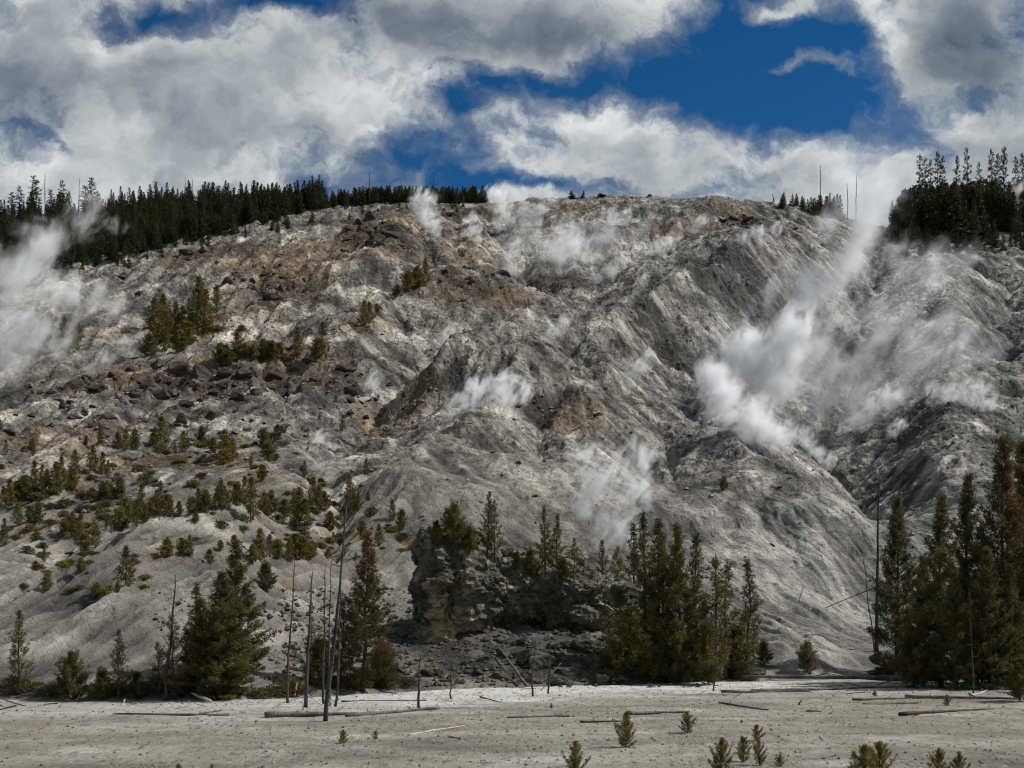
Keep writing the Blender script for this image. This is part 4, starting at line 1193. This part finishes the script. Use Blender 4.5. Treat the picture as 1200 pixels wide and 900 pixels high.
# left forest: rows from the lower edge up to the crest
for i in range(950):
    x = rs.uniform(-30, 568); yb = low_edge(x) - rs.rand() ** 1.2 * max(low_edge(x) - top_edge(x) - 14, 2)
    p = place(x, yb)
    hpx = (rs.uniform(18, 36) if x < 380 else rs.uniform(10, 20)) * (0.75 if rs.rand() < 0.25 else 1)
    cand.append((x, yb, hpx, p, 'left'))
for i in range(60):                        # stragglers below the edge of the wood
    x = rs.uniform(90, 560); yb = low_edge(x) + 2 + 16 * rs.rand() ** 2
    cand.append((x, yb, rs.uniform(7, 19) if x < 400 else rs.uniform(5, 10), place(x, yb), 'left'))
for i in range(150):                       # the crest line itself
    x = rs.uniform(-20, 570); te = top_edge(x) + rs.uniform(-3, 7)
    Y = rs.uniform(344, 352); X = (x - 600) * Y / F; z = hz_at(X, Y)
    top = CAMZ + Y * (HZ - te) / F
    cand.append((x, 0, max((top - z), 4.5) * F / Y, Vector((X, Y, z)), 'left'))
for i in range(26):                        # patch right of the crest's bare stretch
    x = rs.uniform(914, 985); Y = rs.uniform(340, 350); X = (x - 600) * Y / F; z = hz_at(X, Y)
    te = np.interp(x, [914, 940, 985], [240, 232, 226]) + rs.uniform(-2, 6)
    cand.append((x, 0, max((CAMZ + Y * (HZ - te) / F - z), 3.5) * F / Y, Vector((X, Y, z)), 'notch'))
for i in range(360):                       # dark block on the right
    x = rs.uniform(1046, 1225); Y = rs.uniform(316, 352)
    X = (x - 600) * Y / F; z = hz_at(X, Y)
    te = np.interp(x, [1046, 1060, 1075, 1150, 1215], [236, 222, 216, 212, 214]) + rs.uniform(-2, 22)
    if x > 1150 and Y < 330: continue
    cand.append((x, 0, max((CAMZ + Y * (HZ - te) / F - z), 5) * F / Y, Vector((X, Y, z)), 'right'))
for i in range(46):                        # small trees at the foot of the right block
    x = rs.uniform(1044, 1210); Y = rs.uniform(300, 322); X = (x - 600) * Y / F
    cand.append((x, 0, rs.uniform(8, 26), Vector((X, Y, hz_at(X, Y))), 'right'))
# individuals: those whose tops or feet show, i.e. the crest line and the front edge; the rest of the wood is one mass
def rank(c):
    x, yb, h, p, w = c
    front = abs(yb - low_edge(x)) < 9 if yb else True
    return (0 if front else 1, -h)
order = sorted(range(len(cand)), key=lambda i: rank(cand[i]))
ind = set(order[:285])
mass_V, mass_F, off = [], [], 0
LABF = {'left': ('dark green conifer in the long forest edge along the left crest', 'conifers along the left crest'),
        'notch': ('short dark conifer in the small patch left of the rising steam on the crest', 'conifers in the notch patch'),
        'right': ('dark conifer in the black block of forest at the upper right', 'conifers of the right block')}
for i, (x, yb, hpx, p, w) in enumerate(cand):
    k = rs.randint(len(FARP)); s = hpx * p.y / F / 12.0; wd = s * rs.uniform(1.0, 1.5) if s > 0.5 else s * 1.5; rz = rs.rand() * 6.28
    if i in ind:
        o = obj('conifer_tree', FAR_ME[k]); o.location = p; o.scale = (wd, wd, s); o.rotation_euler = (0, 0, rz)
        tag(o, LABF[w][0], 'tree', LABF[w][1])
    else:
        v = FARP[k][1][:, :].copy(); c_, s_ = math.cos(rz), math.sin(rz)
        v = np.stack([(v[:, 0] * c_ - v[:, 1] * s_) * wd, (v[:, 0] * s_ + v[:, 1] * c_) * wd, v[:, 2] * s], 1) + np.array(p[:])
        mass_V.append(v); mass_F.append(FARP[k][2] + off); off += len(v)
o = obj('forest', mesh_np('forest', np.concatenate(mass_V), np.concatenate(mass_F), [M_FAR]))
tag(o, 'dense mass of dark conifers filling the forest behind its edge trees', 'forest', kind='stuff')
# tall open trees that stand out of the crest line
def crest_tree(x, yt, label, Y=346, proto=None, thick=1.0, name='tall_conifer'):
    X = (x - 600) * Y / F; z = hz_at(X, Y)
    h = CAMZ + Y * (HZ - yt) / F - z
    o = obj(name, proto if proto else TALLP[rnd.randrange(len(TALLP))])
    s = h / 20.0
    wd = max(0.8, s) * thick
    o.location = (X, Y, z - 0.1); o.scale = (wd, wd, s); o.rotation_euler = (0, 0, rnd.uniform(0, 6.28))
    tag(o, label, 'tree', 'tall trees above the crest line')
for k, (x, yt) in enumerate([(14, 225), (23, 218), (38, 205), (44, 211), (73, 211), (100, 218), (108, 208), (115, 224), (60, 222)]):
    crest_tree(x, yt, f'tall tufted conifer rising above the left forest, {ORD[k if k < 4 else k]} of nine there', thick=1.0)
for k, (x, yt) in enumerate([(1077, 180), (1083, 184), (1090, 187), (1098, 178), (1105, 183), (1121, 183), (1133, 173), (1147, 190), (1161, 174), (1169, 181), (1178, 172), (1190, 184), (1197, 180)]):
    crest_tree(x, yt, f'tall dark conifer sticking out of the right forest block, {ORD[k]} from left', thick=0.72)
for x, yt, lab in [(671, 216, 'tiny lone conifer on the bare crest, darker one'), (683, 217, 'sparse lone tree on the bare crest beside the tiny conifer'), (705, 223, 'low bush on the bare crest right of the sparse tree'), (760, 224, 'small dark bush on the bare crest at centre right')]:
    crest_tree(x, yt, lab, 348, FAR_ME[1], 0.9 if x != 683 else 0.5, 'crest_bush')

# ------------------------------------------------------------------ snags: dead standing trunks
def snag_mesh(seed, mat, Ht=8.0, r=0.10, stubs=8, lean=(0, 0), stub_len=0.5, bend=0.02):
    stubs = int(stubs * 1.8); bend *= 1.5
    rs = np.random.RandomState(seed)
    n = 12; z = np.linspace(-0.2, Ht, n)
    w = np.cumsum(rs.normal(size=(n, 2)) * bend, 0) + np.linspace(0, 1, n)[:, None] * np.array(lean); w -= w[:1]
    acc = Acc()
    acc.add(*tube(np.column_stack([w, z]), r * (1 - 0.78 * np.linspace(0, 1, n)), 8))
    br = Acc()
    for i in range(stubs):
        t = rs.uniform(0.25, 0.97); zz = t * Ht; ph = rs.rand() * 6.28; l = stub_len * rs.uniform(0.3, 1.2) * (1.15 - t * 0.7); e = rs.uniform(-0.3, 0.6)
        b = np.array([np.interp(zz, z, w[:, 0]), np.interp(zz, z, w[:, 1]), zz]); d = np.array([math.cos(ph) * math.cos(e), math.sin(ph) * math.cos(e), math.sin(e)])
        br.add(*tube([b, b + d * l * 0.6, b + d * l + np.array([0, 0, 0.1 * l])], [0.16 * r + 0.006, 0.1 * r + 0.005, 0.004], 4))
    return acc.mesh('trunk', mat), (br.mesh('branches', mat) if stubs else None)
def add_snag(seed, x0, y0, x1, y1, r, stubs, lab, mat=None, stub_len=0.5, rock=False, bend=0.02):
    p = place(x0, y0, rock); Y = p.y
    h = (y0 - y1) * Y / F; lx = (x1 - x0) * Y / F
    e = empty('dead_snag', p)
    t, b = snag_mesh(seed, mat or M_SNAG, h, r, stubs, (lx, 0), stub_len, bend)
    obj('trunk', t, e)
    if b: obj('branches', b, e)
    tag(e, lab, 'dead tree', 'bare dead trunks standing on or by the flat')
for a in [
    (1, 381, 845, 403, 597, 0.10, 12, 'tallest thick bare black pole standing forward on the flat'),
    (2, 337, 824, 349, 658, 0.075, 6, 'outermost left thin bare pole of the pole group', M_SNAGBR),
    (3, 358, 829, 367, 670, 0.095, 7, 'bare pole with a dark thick foot, second in the pole group'),
    (4, 379, 825, 383, 662, 0.07, 6, 'thin bare pole just behind the tallest pole'),
    (5, 392, 828, 402, 664, 0.07, 6, 'thin bare pole right behind the tallest pole, leaning right'),
    (14, 386, 818, 392, 652, 0.06, 4, 'thinnest bare pole hidden behind the tallest pole'),
    (6, 194, 821, 203, 672, 0.10, 9, 'bare snag with crooked tip left of the dark pine clump'),
    (7, 491, 832, 491, 764, 0.075, 5, 'short bare pole before the shaded left foot of the outcrop'),
    (8, 530, 819, 531, 765, 0.05, 4, 'thin short pole before the tan base of the outcrop'),
    (9, 625, 816, 626, 752, 0.065, 4, 'short dark pole on the white strip, before the rubble'),
    (10, 643, 813, 646, 748, 0.06, 5, 'short dark pole with a pale broken branch before the rubble'),
    (11, 1027, 764, 1030, 550, 0.16, 12, 'tall curved snag standing clear of the right grove'),
    (12, 1025, 762, 1008, 636, 0.055, 5, 'thin leaning dead stem left of the tall curved snag'),
    (13, 836, 810, 837, 745, 0.05, 3, 'short thin dead stem before the broadest middle pine'),
    (15, 1141, 812, 1136, 690, 0.045, 8, 'thin grey dead stem inside the right grove'),
    (16, 1120, 640, 1112, 600, 0.05, 3, 'pale dead stem leaning behind the right grove', M_PALEWOOD),
    (17, 385, 828, 384, 815, 0.05, 0, 'stub of a burnt post between the bare poles'),
    (18, 354, 832, 353, 824, 0.045, 0, 'tiny stump left of the bare poles'),
    (19, 937, 826, 937, 819, 0.06, 0, 'short black stump alone on the right flat'),
]:
    add_snag(*a[:8], mat=a[8] if len(a) > 8 else None)
# dead trees on the crest
CRS = []
for s in range(4):
    t, b = snag_mesh(60 + s, M_SNAG, 20.0, 0.26, 26 if s % 2 else 8, (rnd.uniform(-.6, .6), 0), 1.3, 0.05)
    bm = bmesh.new(); bm.from_mesh(t); bm.from_mesh(b); me = bpy.data.meshes.new('crest_snag'); bm.to_mesh(me); bm.free(); me.materials.append(M_SNAG); CRS.append(me)
for x, yt, k, lab in [(53, 204, 1, 'tall twiggy dead tree above the left forest'), (92, 207, 0, 'bare pole above the left forest right of the twiggy tree'), (216, 206, 0, 'bare pole above the forest, between the left cluster and the peak'),
                      (224, 209, 2, 'leaning bare pole next to an upright one above the forest'), (433, 200, 0, 'bare pole in front of the blue sky patch above the crest'), (507, 200, 2, 'bare pole right of the blue sky patch above the crest'),
                      (961, 192, 1, 'tall twiggy dead tree over the small crest patch'), (1003, 203, 0, 'bare pole veiled by the rising steam on the crest'), (993, 212, 2, 'shorter bare pole beside the veiled one in the steam'),
                      (150, 222, 2, 'short bare pole above the left forest middle'), (907, 226, 0, 'thin short bare pole at the left end of the small crest patch'), (300, 214, 0, 'short bare pole above the forest peak')]:
    crest_tree(x, yt, lab, 346, CRS[k], 0.9, 'crest_snag')

# ------------------------------------------------------------------ fallen logs
def log_mesh(seed, L, r, stubs, mat):
    rs = np.random.RandomState(seed); n = 10
    x = np.linspace(-L / 2, L / 2, n)
    r *= 0.8; w = np.cumsum(rs.normal(size=(n, 2)) * 0.02 * L / 4, 0); w -= w.mean(0)
    w[:, 1] *= 0.4
    rr = r * (1 - 0.55 * np.linspace(0, 1, n)) * (0.75 + 0.5 * rs.rand(n))
    acc = Acc(); pts = np.column_stack([x, w])
    acc.add(*tube(pts, rr, 8))
    for i in range(stubs):
        j = rs.randint(2, n - 1); ph = rs.uniform(0.2, 2.9); l = rs.uniform(0.1, 0.5)
        d = np.array([rs.uniform(-.3, .6), math.cos(ph), abs(math.sin(ph))])
        l *= 0.5; acc.add(*tube([pts[j], pts[j] + d * l * .6, pts[j] + d * l], [r * .25, r * .18, r * .06], 4))
    return acc.mesh('fallen_log', mat)
def add_log(seed, a, b, r, lab, mat=None, lift=(0, 0), stubs=3, name='fallen_log'):
    p = place(*a); q = place(*b)
    p = p + Vector((0, 0, lift[0] + r * 0.55)); q = q + Vector((0, 0, lift[1] + r * 0.45))
    d = q - p
    o = obj(name, log_mesh(seed, d.length, r, stubs, mat or M_LOG))
    o.location = (p + q) / 2
    o.rotation_euler = d.to_track_quat('X', 'Z').to_euler()
    tag(o, lab, 'log', 'fallen logs on the flat')
for i, a in enumerate([
    ((1078, 801), (868, 799), 0.20, 'long thick grey log at the foot of the right slope', None, (0.25, 0.2)),
    ((880, 810), (1075, 806), 0.11, 'thin dark log lying just in front of the long thick log'),
    ((845, 812), (950, 811), 0.10, 'short dark log left of the long thick log'),
    ((310, 841), (420, 838), 0.17, 'thick end log lying behind the tallest bare pole'),
    ((405, 840), (515, 832), 0.13, 'slim dark log running right from the tallest bare pole'),
    ((400, 823), (500, 821), 0.07, 'thin black log at the shaded edge left of the outcrop'),
    ((268, 839), (135, 838), 0.09, 'thin brownish log on the left part of the flat'),
    ((668, 840), (594, 841), 0.08, 'thin dark log in the middle of the flat'),
    ((735, 838), (808, 835), 0.11, 'dark log behind the cone-shaped sapling'),
    ((680, 847), (727, 846), 0.07, 'short reddish log left of the cone-shaped sapling', M_SNAGBR),
    ((843, 824), (900, 833), 0.07, 'slanting dark branch on the right flat'),
    ((480, 862), (543, 851), 0.05, 'pale thin stick slanting on the flat below the outcrop', M_PALEWOOD),
    ((1000, 821), (1075, 819), 0.09, 'thin dark log left end of the right log jam'),
    ((1060, 818), (1190, 820), 0.13, 'grey log in front of the right grove'),
    ((1055, 839), (1165, 831), 0.10, 'reddish brown log alone before the right grove', M_SNAGBR),
    ((1080, 824), (1010, 826), 0.06, 'thin stick in front of the right log jam'),
    ((526, 864), (540, 866), 0.04, 'tiny dark stick below the slanting pale stick'),
    ((247, 824), (212, 808), 0.12, 'pale fallen trunk sloping out of the left dark clump', M_PALEWOOD),
    ((618, 806), (582, 768), 0.12, 'dark log propped on the rubble under the outcrop', None, (0.1, 0.5)),
    ((1137, 817), (1160, 808), 0.07, 'pale short log at the foot of the right grove', M_PALEWOOD),
    ((725, 797), (760, 793), 0.07, 'weathered log among rocks under the middle pines'),
    ((700, 800), (670, 803), 0.06, 'small grey log at the edge of the rubble'),
    ((945, 834), (962, 834), 0.05, 'short reddish stick right of the black stump', M_SNAGBR),
]):
    add_log(400 + i, a[0], a[1], a[2], a[3], a[4] if len(a) > 4 else None, a[5] if len(a) > 5 else (0, 0))
def pole3(seed, A, B, r, lab, mat, name, cat, group=None):
    d = B - A
    o = obj(name, log_mesh(seed, d.length, r, 2, mat)); o.location = (A + B) / 2
    o.rotation_euler = d.to_track_quat('X', 'Z').to_euler(); tag(o, lab, cat, group)
p0 = place(1027, 764)
Yt = p0.y
pole3(501, pp(1074, 667, Yt + 0.3), pp(968, 713, Yt - 0.3), 0.085, 'dead trunk hung slantwise across the tall curved snag', M_SNAG, 'hung_dead_tree', 'dead tree')
for k, (a, b) in enumerate([((1192, 748), (1140, 792)), ((1185, 765), (1142, 800)), ((1178, 780), (1150, 797)), ((1150, 755), (1143, 800))]):
    q = place(b[0], b[1] + 8)
    pole3(510 + k, pp(a[0], a[1], q.y + 0.6), pp(b[0], b[1], q.y), 0.05, f'grey dead pole leaning in the right grove tangle, {ORD[k]} from the top', M_LOG, 'leaning_pole', 'dead pole', 'leaning poles in the right grove')
q = place(90, 821)
pole3(520, pp(90, 821, q.y), pp(105, 790, q.y + .3), 0.05, 'bleached stick leaning in the low bushy pine', M_PALEWOOD, 'leaning_stick', 'stick')
q = place(347, 818)
pole3(521, pp(345, 817, q.y), pp(348, 800, q.y + .2), 0.06, 'bright bleached stump shard among the bare poles', M_PALEWOOD, 'broken_stump', 'stump')
q = place(648, 795)
pole3(522, pp(645, 792, q.y), pp(657, 777, q.y), 0.04, 'pale forked branch sticking up from the rubble', M_PALEWOOD, 'broken_branch', 'branch')
q = place(940, 712)
pole3(523, pp(936, 706, q.y), pp(943, 683, q.y + .3), 0.12, 'bleached broken stump on the grey slope by the isolated bush', M_PALEWOOD, 'broken_stump', 'stump')

# ------------------------------------------------------------------ steam
def steam(label, blobs, dens, off=4.0, nscale=1.0, rag=1.0, vent=None, group='steam plumes on the hillside', thin=False, squash=0.8, drift=(0.5, 0.0, 0.85)):
    vx, vy = vent if vent else (blobs[0][0], blobs[0][1])
    p = place(vx, vy)
    Y0 = p.y
    c = [(pp(x, y, Y0 - off), 1.2 * r * Y0 / F) for x, y, r in blobs]
    org = p.copy()
    rmean = sum(r for _, r in c) / len(c)
    ells = [(q - org, (r * 1.3, r * 1.3 * squash, r * 1.3), 0.0) for q, r in c]
    me = fuse('steam_plume', ells, max(rmean * 0.25, 0.25))
    for pl in me.polygons: pl.use_smooth = True
    m, N = new_mat('steam')
    co = N.new('ShaderNodeTexCoord').outputs['Object']
    # noise drawn out along the drift of the wind
    mp = N.new('ShaderNodeMapping')
    mp.vector_type = 'TEXTURE'
    mp.inputs['Rotation'].default_value = Vector(drift).to_track_quat('Z', 'Y').to_euler()
    mp.inputs['Scale'].default_value = (1.0, 1.0, 1.75)
    N.l.new(co, mp.inputs['Vector'])
    wn = N.scale(N.v('SUBTRACT', N.noise(mp.outputs[0], 0.5 / rmean * nscale, 3, 0.62, color=True), (0.5, 0.5, 0.5)), rmean * 1.35 * rag)
    wc = N.v('ADD', co, wn)
    tot = None
    for q, r in c:
        q = q - org
        d = N.v('LENGTH', N.v('MULTIPLY', N.v('SUBTRACT', wc, tuple(q)), (1 / r, 1 / (r * squash), 1 / r)))
        f = N.m('SUBTRACT', 1.0, d)
        tot = f if tot is None else N.m('SMOOTH_MAX', tot, f, 0.3)
    n = N.noise(N.v('ADD', mp.outputs[0], wn), 1.5 / rmean * nscale, 7, 0.66)
    a = N.m('ADD', N.m('MULTIPLY', tot, 0.8), N.m('MULTIPLY', N.m('SUBTRACT', n, 0.535), (4.4 if thin else 4.0) * rag))
    d = N.m('POWER', N.ss(a, -0.05, 1.15 if thin else 0.95, kind='LINEAR'), 1.6)
    d = N.m('MULTIPLY', d, N.ss(tot, -0.3, 0.35))
    d = N.m('MULTIPLY', d, (1.65 if thin else 1.4) * dens / rmean)
    vol = N.new('ShaderNodeVolumePrincipled')
    vol.inputs['Color'].default_value = (0.985, 0.99, 1.0, 1)
    vol.inputs['Anisotropy'].default_value = 0.0
    N.l.new(d, vol.inputs['Density'])
    o_ = N.new('ShaderNodeOutputMaterial'); N.l.new(vol.outputs[0], o_.inputs['Volume'])
    me.materials.clear(); me.materials.append(m)
    o = obj('steam_plume', me); o.location = org
    tag(o, label, 'steam', group)
steam('broad ragged steam column climbing from the right gully past the crest', [(880, 490, 55), (925, 420, 58), (865, 420, 52), (955, 355, 52), (985, 305, 46), (1005, 258, 48), (1035, 222, 38), (850, 470, 44), (1010, 215, 30)], 2.2, 6, 1.2, 1.0, (930, 500), thin=True)
steam('dense bright white billow at the heart of the right steam', [(932, 386, 26), (912, 412, 28), (890, 432, 28), (868, 412, 24), (905, 452, 24), (880, 400, 20), (945, 372, 16)], 6.0, 15, 1.35, 0.72, (930, 500))
steam('curling white steam under the dense billow', [(850, 470, 28), (885, 495, 30), (912, 508, 22), (835, 445, 22), (870, 510, 18)], 4.5, 10, 1.3, 0.75, (920, 525))
steam('thin bluish veil of steam over the right slope', [(1085, 335, 50), (1090, 400, 56), (1060, 445, 46), (1125, 430, 40), (1010, 450, 40), (1050, 380, 40)], 1.0, 6, 1.3, 1.1, (1080, 460), thin=True)
steam('slanting white jet of steam in the right gully', [(990, 506, 9), (1005, 494, 12), (1024, 478, 15), (1042, 462, 15)], 3.2, 3, 1.2, 0.9)
steam('soft white patch of steam low on the far right slope', [(1115, 468, 20), (1142, 466, 22), (1160, 475, 14), (1098, 458, 14)], 2.0, 3, 1.4, 1.1)
steam('small white puff at the bottom of the right gully', [(968, 541, 11), (955, 530, 14), (942, 515, 15)], 2.4, 3, 1.2, 1.0)
steam('wide low steam cloud rising behind the slim middle pines', [(722, 612, 28), (735, 570, 34), (752, 538, 22), (700, 565, 32), (682, 600, 20), (690, 535, 22)], 2.0, 5, 1.5, 1.1, (720, 635), thin=True)
steam('white fan of steam from the vent on the central mound', [(526, 490, 9), (540, 472, 16), (560, 460, 20), (590, 456, 22), (615, 458, 14)], 3.0, 3, 1.3, 1.0)
steam('large drifting steam bank at the far left', [(30, 395, 44), (20, 335, 46), (48, 290, 32), (70, 345, 36), (105, 358, 28), (135, 364, 16), (5, 425, 30), (-20, 370, 50)], 2.0, 8, 1.2, 1.0, (30, 440))
steam('faint veil of steam in front of the left forest', [(95, 262, 22), (105, 235, 18), (132, 262, 14)], 0.7, 6, 1.2, 1.0, (105, 320), thin=True)
steam('small low steam curl beneath the left steam bank', [(105, 434, 9), (125, 420, 12), (148, 405, 13), (160, 395, 8)], 1.3, 3, 1.2, 1.0)
steam('bright steam jet under the crest beside the upper knob', [(511, 274, 6), (506, 264, 10), (498, 250, 15), (495, 235, 15)], 3.0, 3, 1.2, 0.9)
steam('bright forked steam jet near the middle of the crest', [(584, 268, 6), (592, 258, 10), (588, 243, 13), (580, 228, 12)], 3.0, 3, 1.2, 0.9)
steam('thin steam wisp crossing the skyline above the middle', [(630, 262, 8), (634, 245, 11), (640, 230, 11), (643, 220, 7)], 2.0, 3, 1.2, 1.0)
steam('broad steam wisps in the hollow below the crest', [(650, 300, 18), (670, 288, 22), (690, 306, 18), (662, 268, 14), (700, 320, 10)], 2.0, 4, 1.5, 1.1)
steam('steam trail running down the upper central gully', [(600, 300, 13), (610, 322, 14), (624, 345, 12), (604, 288, 10)], 2.0, 3, 1.4, 1.1)
steam('loose steam wisps right of the hollow under the crest', [(715, 260, 14), (733, 266, 17), (752, 275, 10)], 1.8, 3, 1.4, 1.1)
steam('small steam streak along the upper right ridge', [(770, 292, 8), (784, 285, 9), (795, 278, 6)], 2.0, 2, 1.2, 1.0)
steam('dim steam over the boulders at the gully mouth', [(436, 452, 14), (446, 468, 15), (430, 480, 12)], 1.5, 3, 1.4, 1.1)
steam('small white steam patch low in the boulder gully', [(374, 516, 12), (385, 522, 9)], 1.8, 2, 1.3, 1.0)
steam('faint steam by the gully foot above the young pines', [(372, 549, 12), (386, 545, 9)], 0.9, 2, 1.3, 1.0)
steam('thin steam wisp before the right forest block', [(1120, 275, 5), (1128, 263, 8), (1137, 252, 7)], 2.0, 2, 1.2, 0.9)
steam('pale steam wisp on the rusty bank at far right', [(1178, 258, 10), (1185, 240, 12), (1190, 222, 10)], 1.4, 3, 1.2, 1.0)
steam('low flat steam streak along the shoulder left of the main column', [(872, 281, 9), (890, 274, 11), (908, 269, 9)], 1.7, 2, 1.2, 1.0)
steam('small puff of steam right of the slanting jet', [(1046, 506, 8), (1055, 497, 9)], 1.8, 2, 1.3, 1.0)
steam('faint broad veil of steam over the hollow below the middle crest', [(620, 280, 30), (660, 300, 34), (700, 285, 30), (740, 275, 26), (600, 310, 24)], 0.8, 7, 1.2, 1.1, (660, 310), thin=True)
steam('faint bluish steam spread across the gully right of the white billow', [(985, 440, 44), (1020, 400, 48), (960, 480, 36), (1050, 490, 36), (1000, 500, 30)], 0.9, 8, 1.2, 1.1, (985, 500), thin=True)
# low yellow-olive shrubs in patches on the benches
LOW = []
for i in range(5):
    rs = np.random.RandomState(600 + i); n = 170
    ph = rs.rand(n) * 6.28; el = rs.uniform(0.1, 1.5, n); r = rs.rand(n) ** 0.5
    A = np.stack([np.cos(ph) * np.cos(el), np.sin(ph) * np.cos(el), np.sin(el)], 1)
    LOW.append(mesh_np('low_shrub', *tuft_quads(A * r[:, None] * np.array([1, 0.9, 0.5 + 0.1 * i]), A, np.full(n, 0.3), 0.075, 5, 0.6, rs), [M_SHRUB if i % 2 else M_BRUSH]))
rs = np.random.RandomState(78)
patches = [(170, 560, 110, 26, 'among the scattered young pines of the bench', 26), (60, 640, 60, 26, 'on the left end of the knoll', 18), (330, 600, 70, 26, 'between knoll crest and gully foot', 14), (150, 600, 90, 10, 'on the bench behind the pale knoll', 34), (60, 580, 60, 14, 'at the far left of the bench', 22), (260, 530, 60, 16, 'under the black rock band', 24), (330, 640, 50, 12, 'round the brown hollow', 20),
           (380, 605, 40, 16, 'by the gully foot', 16), (120, 680, 80, 26, 'on the streaked knoll face', 14), (210, 390, 50, 16, 'under the dense stand on the slope', 16), (320, 415, 50, 8, 'in the row right of the dense stand', 12), (470, 640, 30, 20, 'on the slope left of the outcrop', 8)]
for x, y, rx, ry, w, n in patches:
    for i in range(n):
        p = place(x + rs.normal() * rx * 0.6, y + rs.normal() * ry * 0.6)
        k = rs.uniform(0.22, 0.8) * p.y / 110
        o = obj('low_shrub', LOW[rs.randint(5)]); o.location = (p.x, p.y, p.z - 0.03); o.scale = (k * 1.2, k, k * rs.uniform(.6, 1.1)); o.rotation_euler = (0, 0, rs.rand() * 6)
        tag(o, f'low yellow-olive shrub in the patch {w}', 'shrub', f'low shrubs {w}')
for lab, bl in [
    ('short steam wisp under the crest right of the forked jet', [(612, 262, 9), (616, 248, 10), (612, 236, 8)]),
    ('thin upright steam wisp left of the forked jet', [(560, 282, 7), (556, 268, 9), (552, 256, 8)]),
    ('slanting steam wisp on the ridge right of the hollow', [(700, 330, 9), (715, 318, 10), (728, 306, 8)]),
    ('small steam wisp high on the slope left of the shoulder streak', [(812, 270, 8), (822, 260, 9)]),
    ('low steam wisp on the pale gully wall under the ridge pines', [(520, 400, 9), (528, 388, 10)]),
    ('steam wisp curling over the central ridge above the mound vent', [(640, 400, 9), (650, 388, 11), (662, 378, 9)]),
    ('faint steam wisp on the slope between mound and right gully', [(740, 440, 10), (750, 428, 12), (760, 418, 9)])]:
    steam(lab, bl, 1.7, 3, 1.2, 1.0)
# broken wood along the edge of the flat
FB = [log_mesh(700 + i, 1.6, 0.05, 4, [M_LOG, M_PALEWOOD, M_SNAG, M_SNAGBR][i % 4]) for i in range(8)]
rs = np.random.RandomState(79)
for i in range(64):
    x = rs.uniform(-10, 1210)
    yb = float(np.interp(x, [0, 300, 480, 700, 900, 1030, 1210], [819, 820, 810, 803, 800, 800, 810])) + rs.uniform(-8, 9) + (rs.uniform(0, 16) if rs.rand() < 0.3 else 0)
    p = place(x, yb)
    o = obj('fallen_branch', FB[i % 8]); k = rs.uniform(0.35, 1.1)
    o.location = (p.x, p.y, p.z + 0.06); o.scale = (k * 1.1, k, k); o.rotation_euler = (rs.rand() * 6, rs.uniform(-.35, .35), rs.rand() * 6)
    tag(o, 'short broken branch lying in the litter at the edge of the flat', 'branch', 'broken branches along the edge of the flat')
rs = np.random.RandomState(80)
for i in range(44):                         # more small pines between the named ones
    x, yb = rs.uniform(0, 440), rs.uniform(500, 660)
    add_tree('young_pine', 'young' if i % 3 else 'clump', x, yb, yb - rs.uniform(8, 22), i % 2, 'small olive pine scattered loosely between the pine rows of the left benches', 'tree', 'scattered small pines of the left benches', widen=rs.uniform(.8, 1.2))
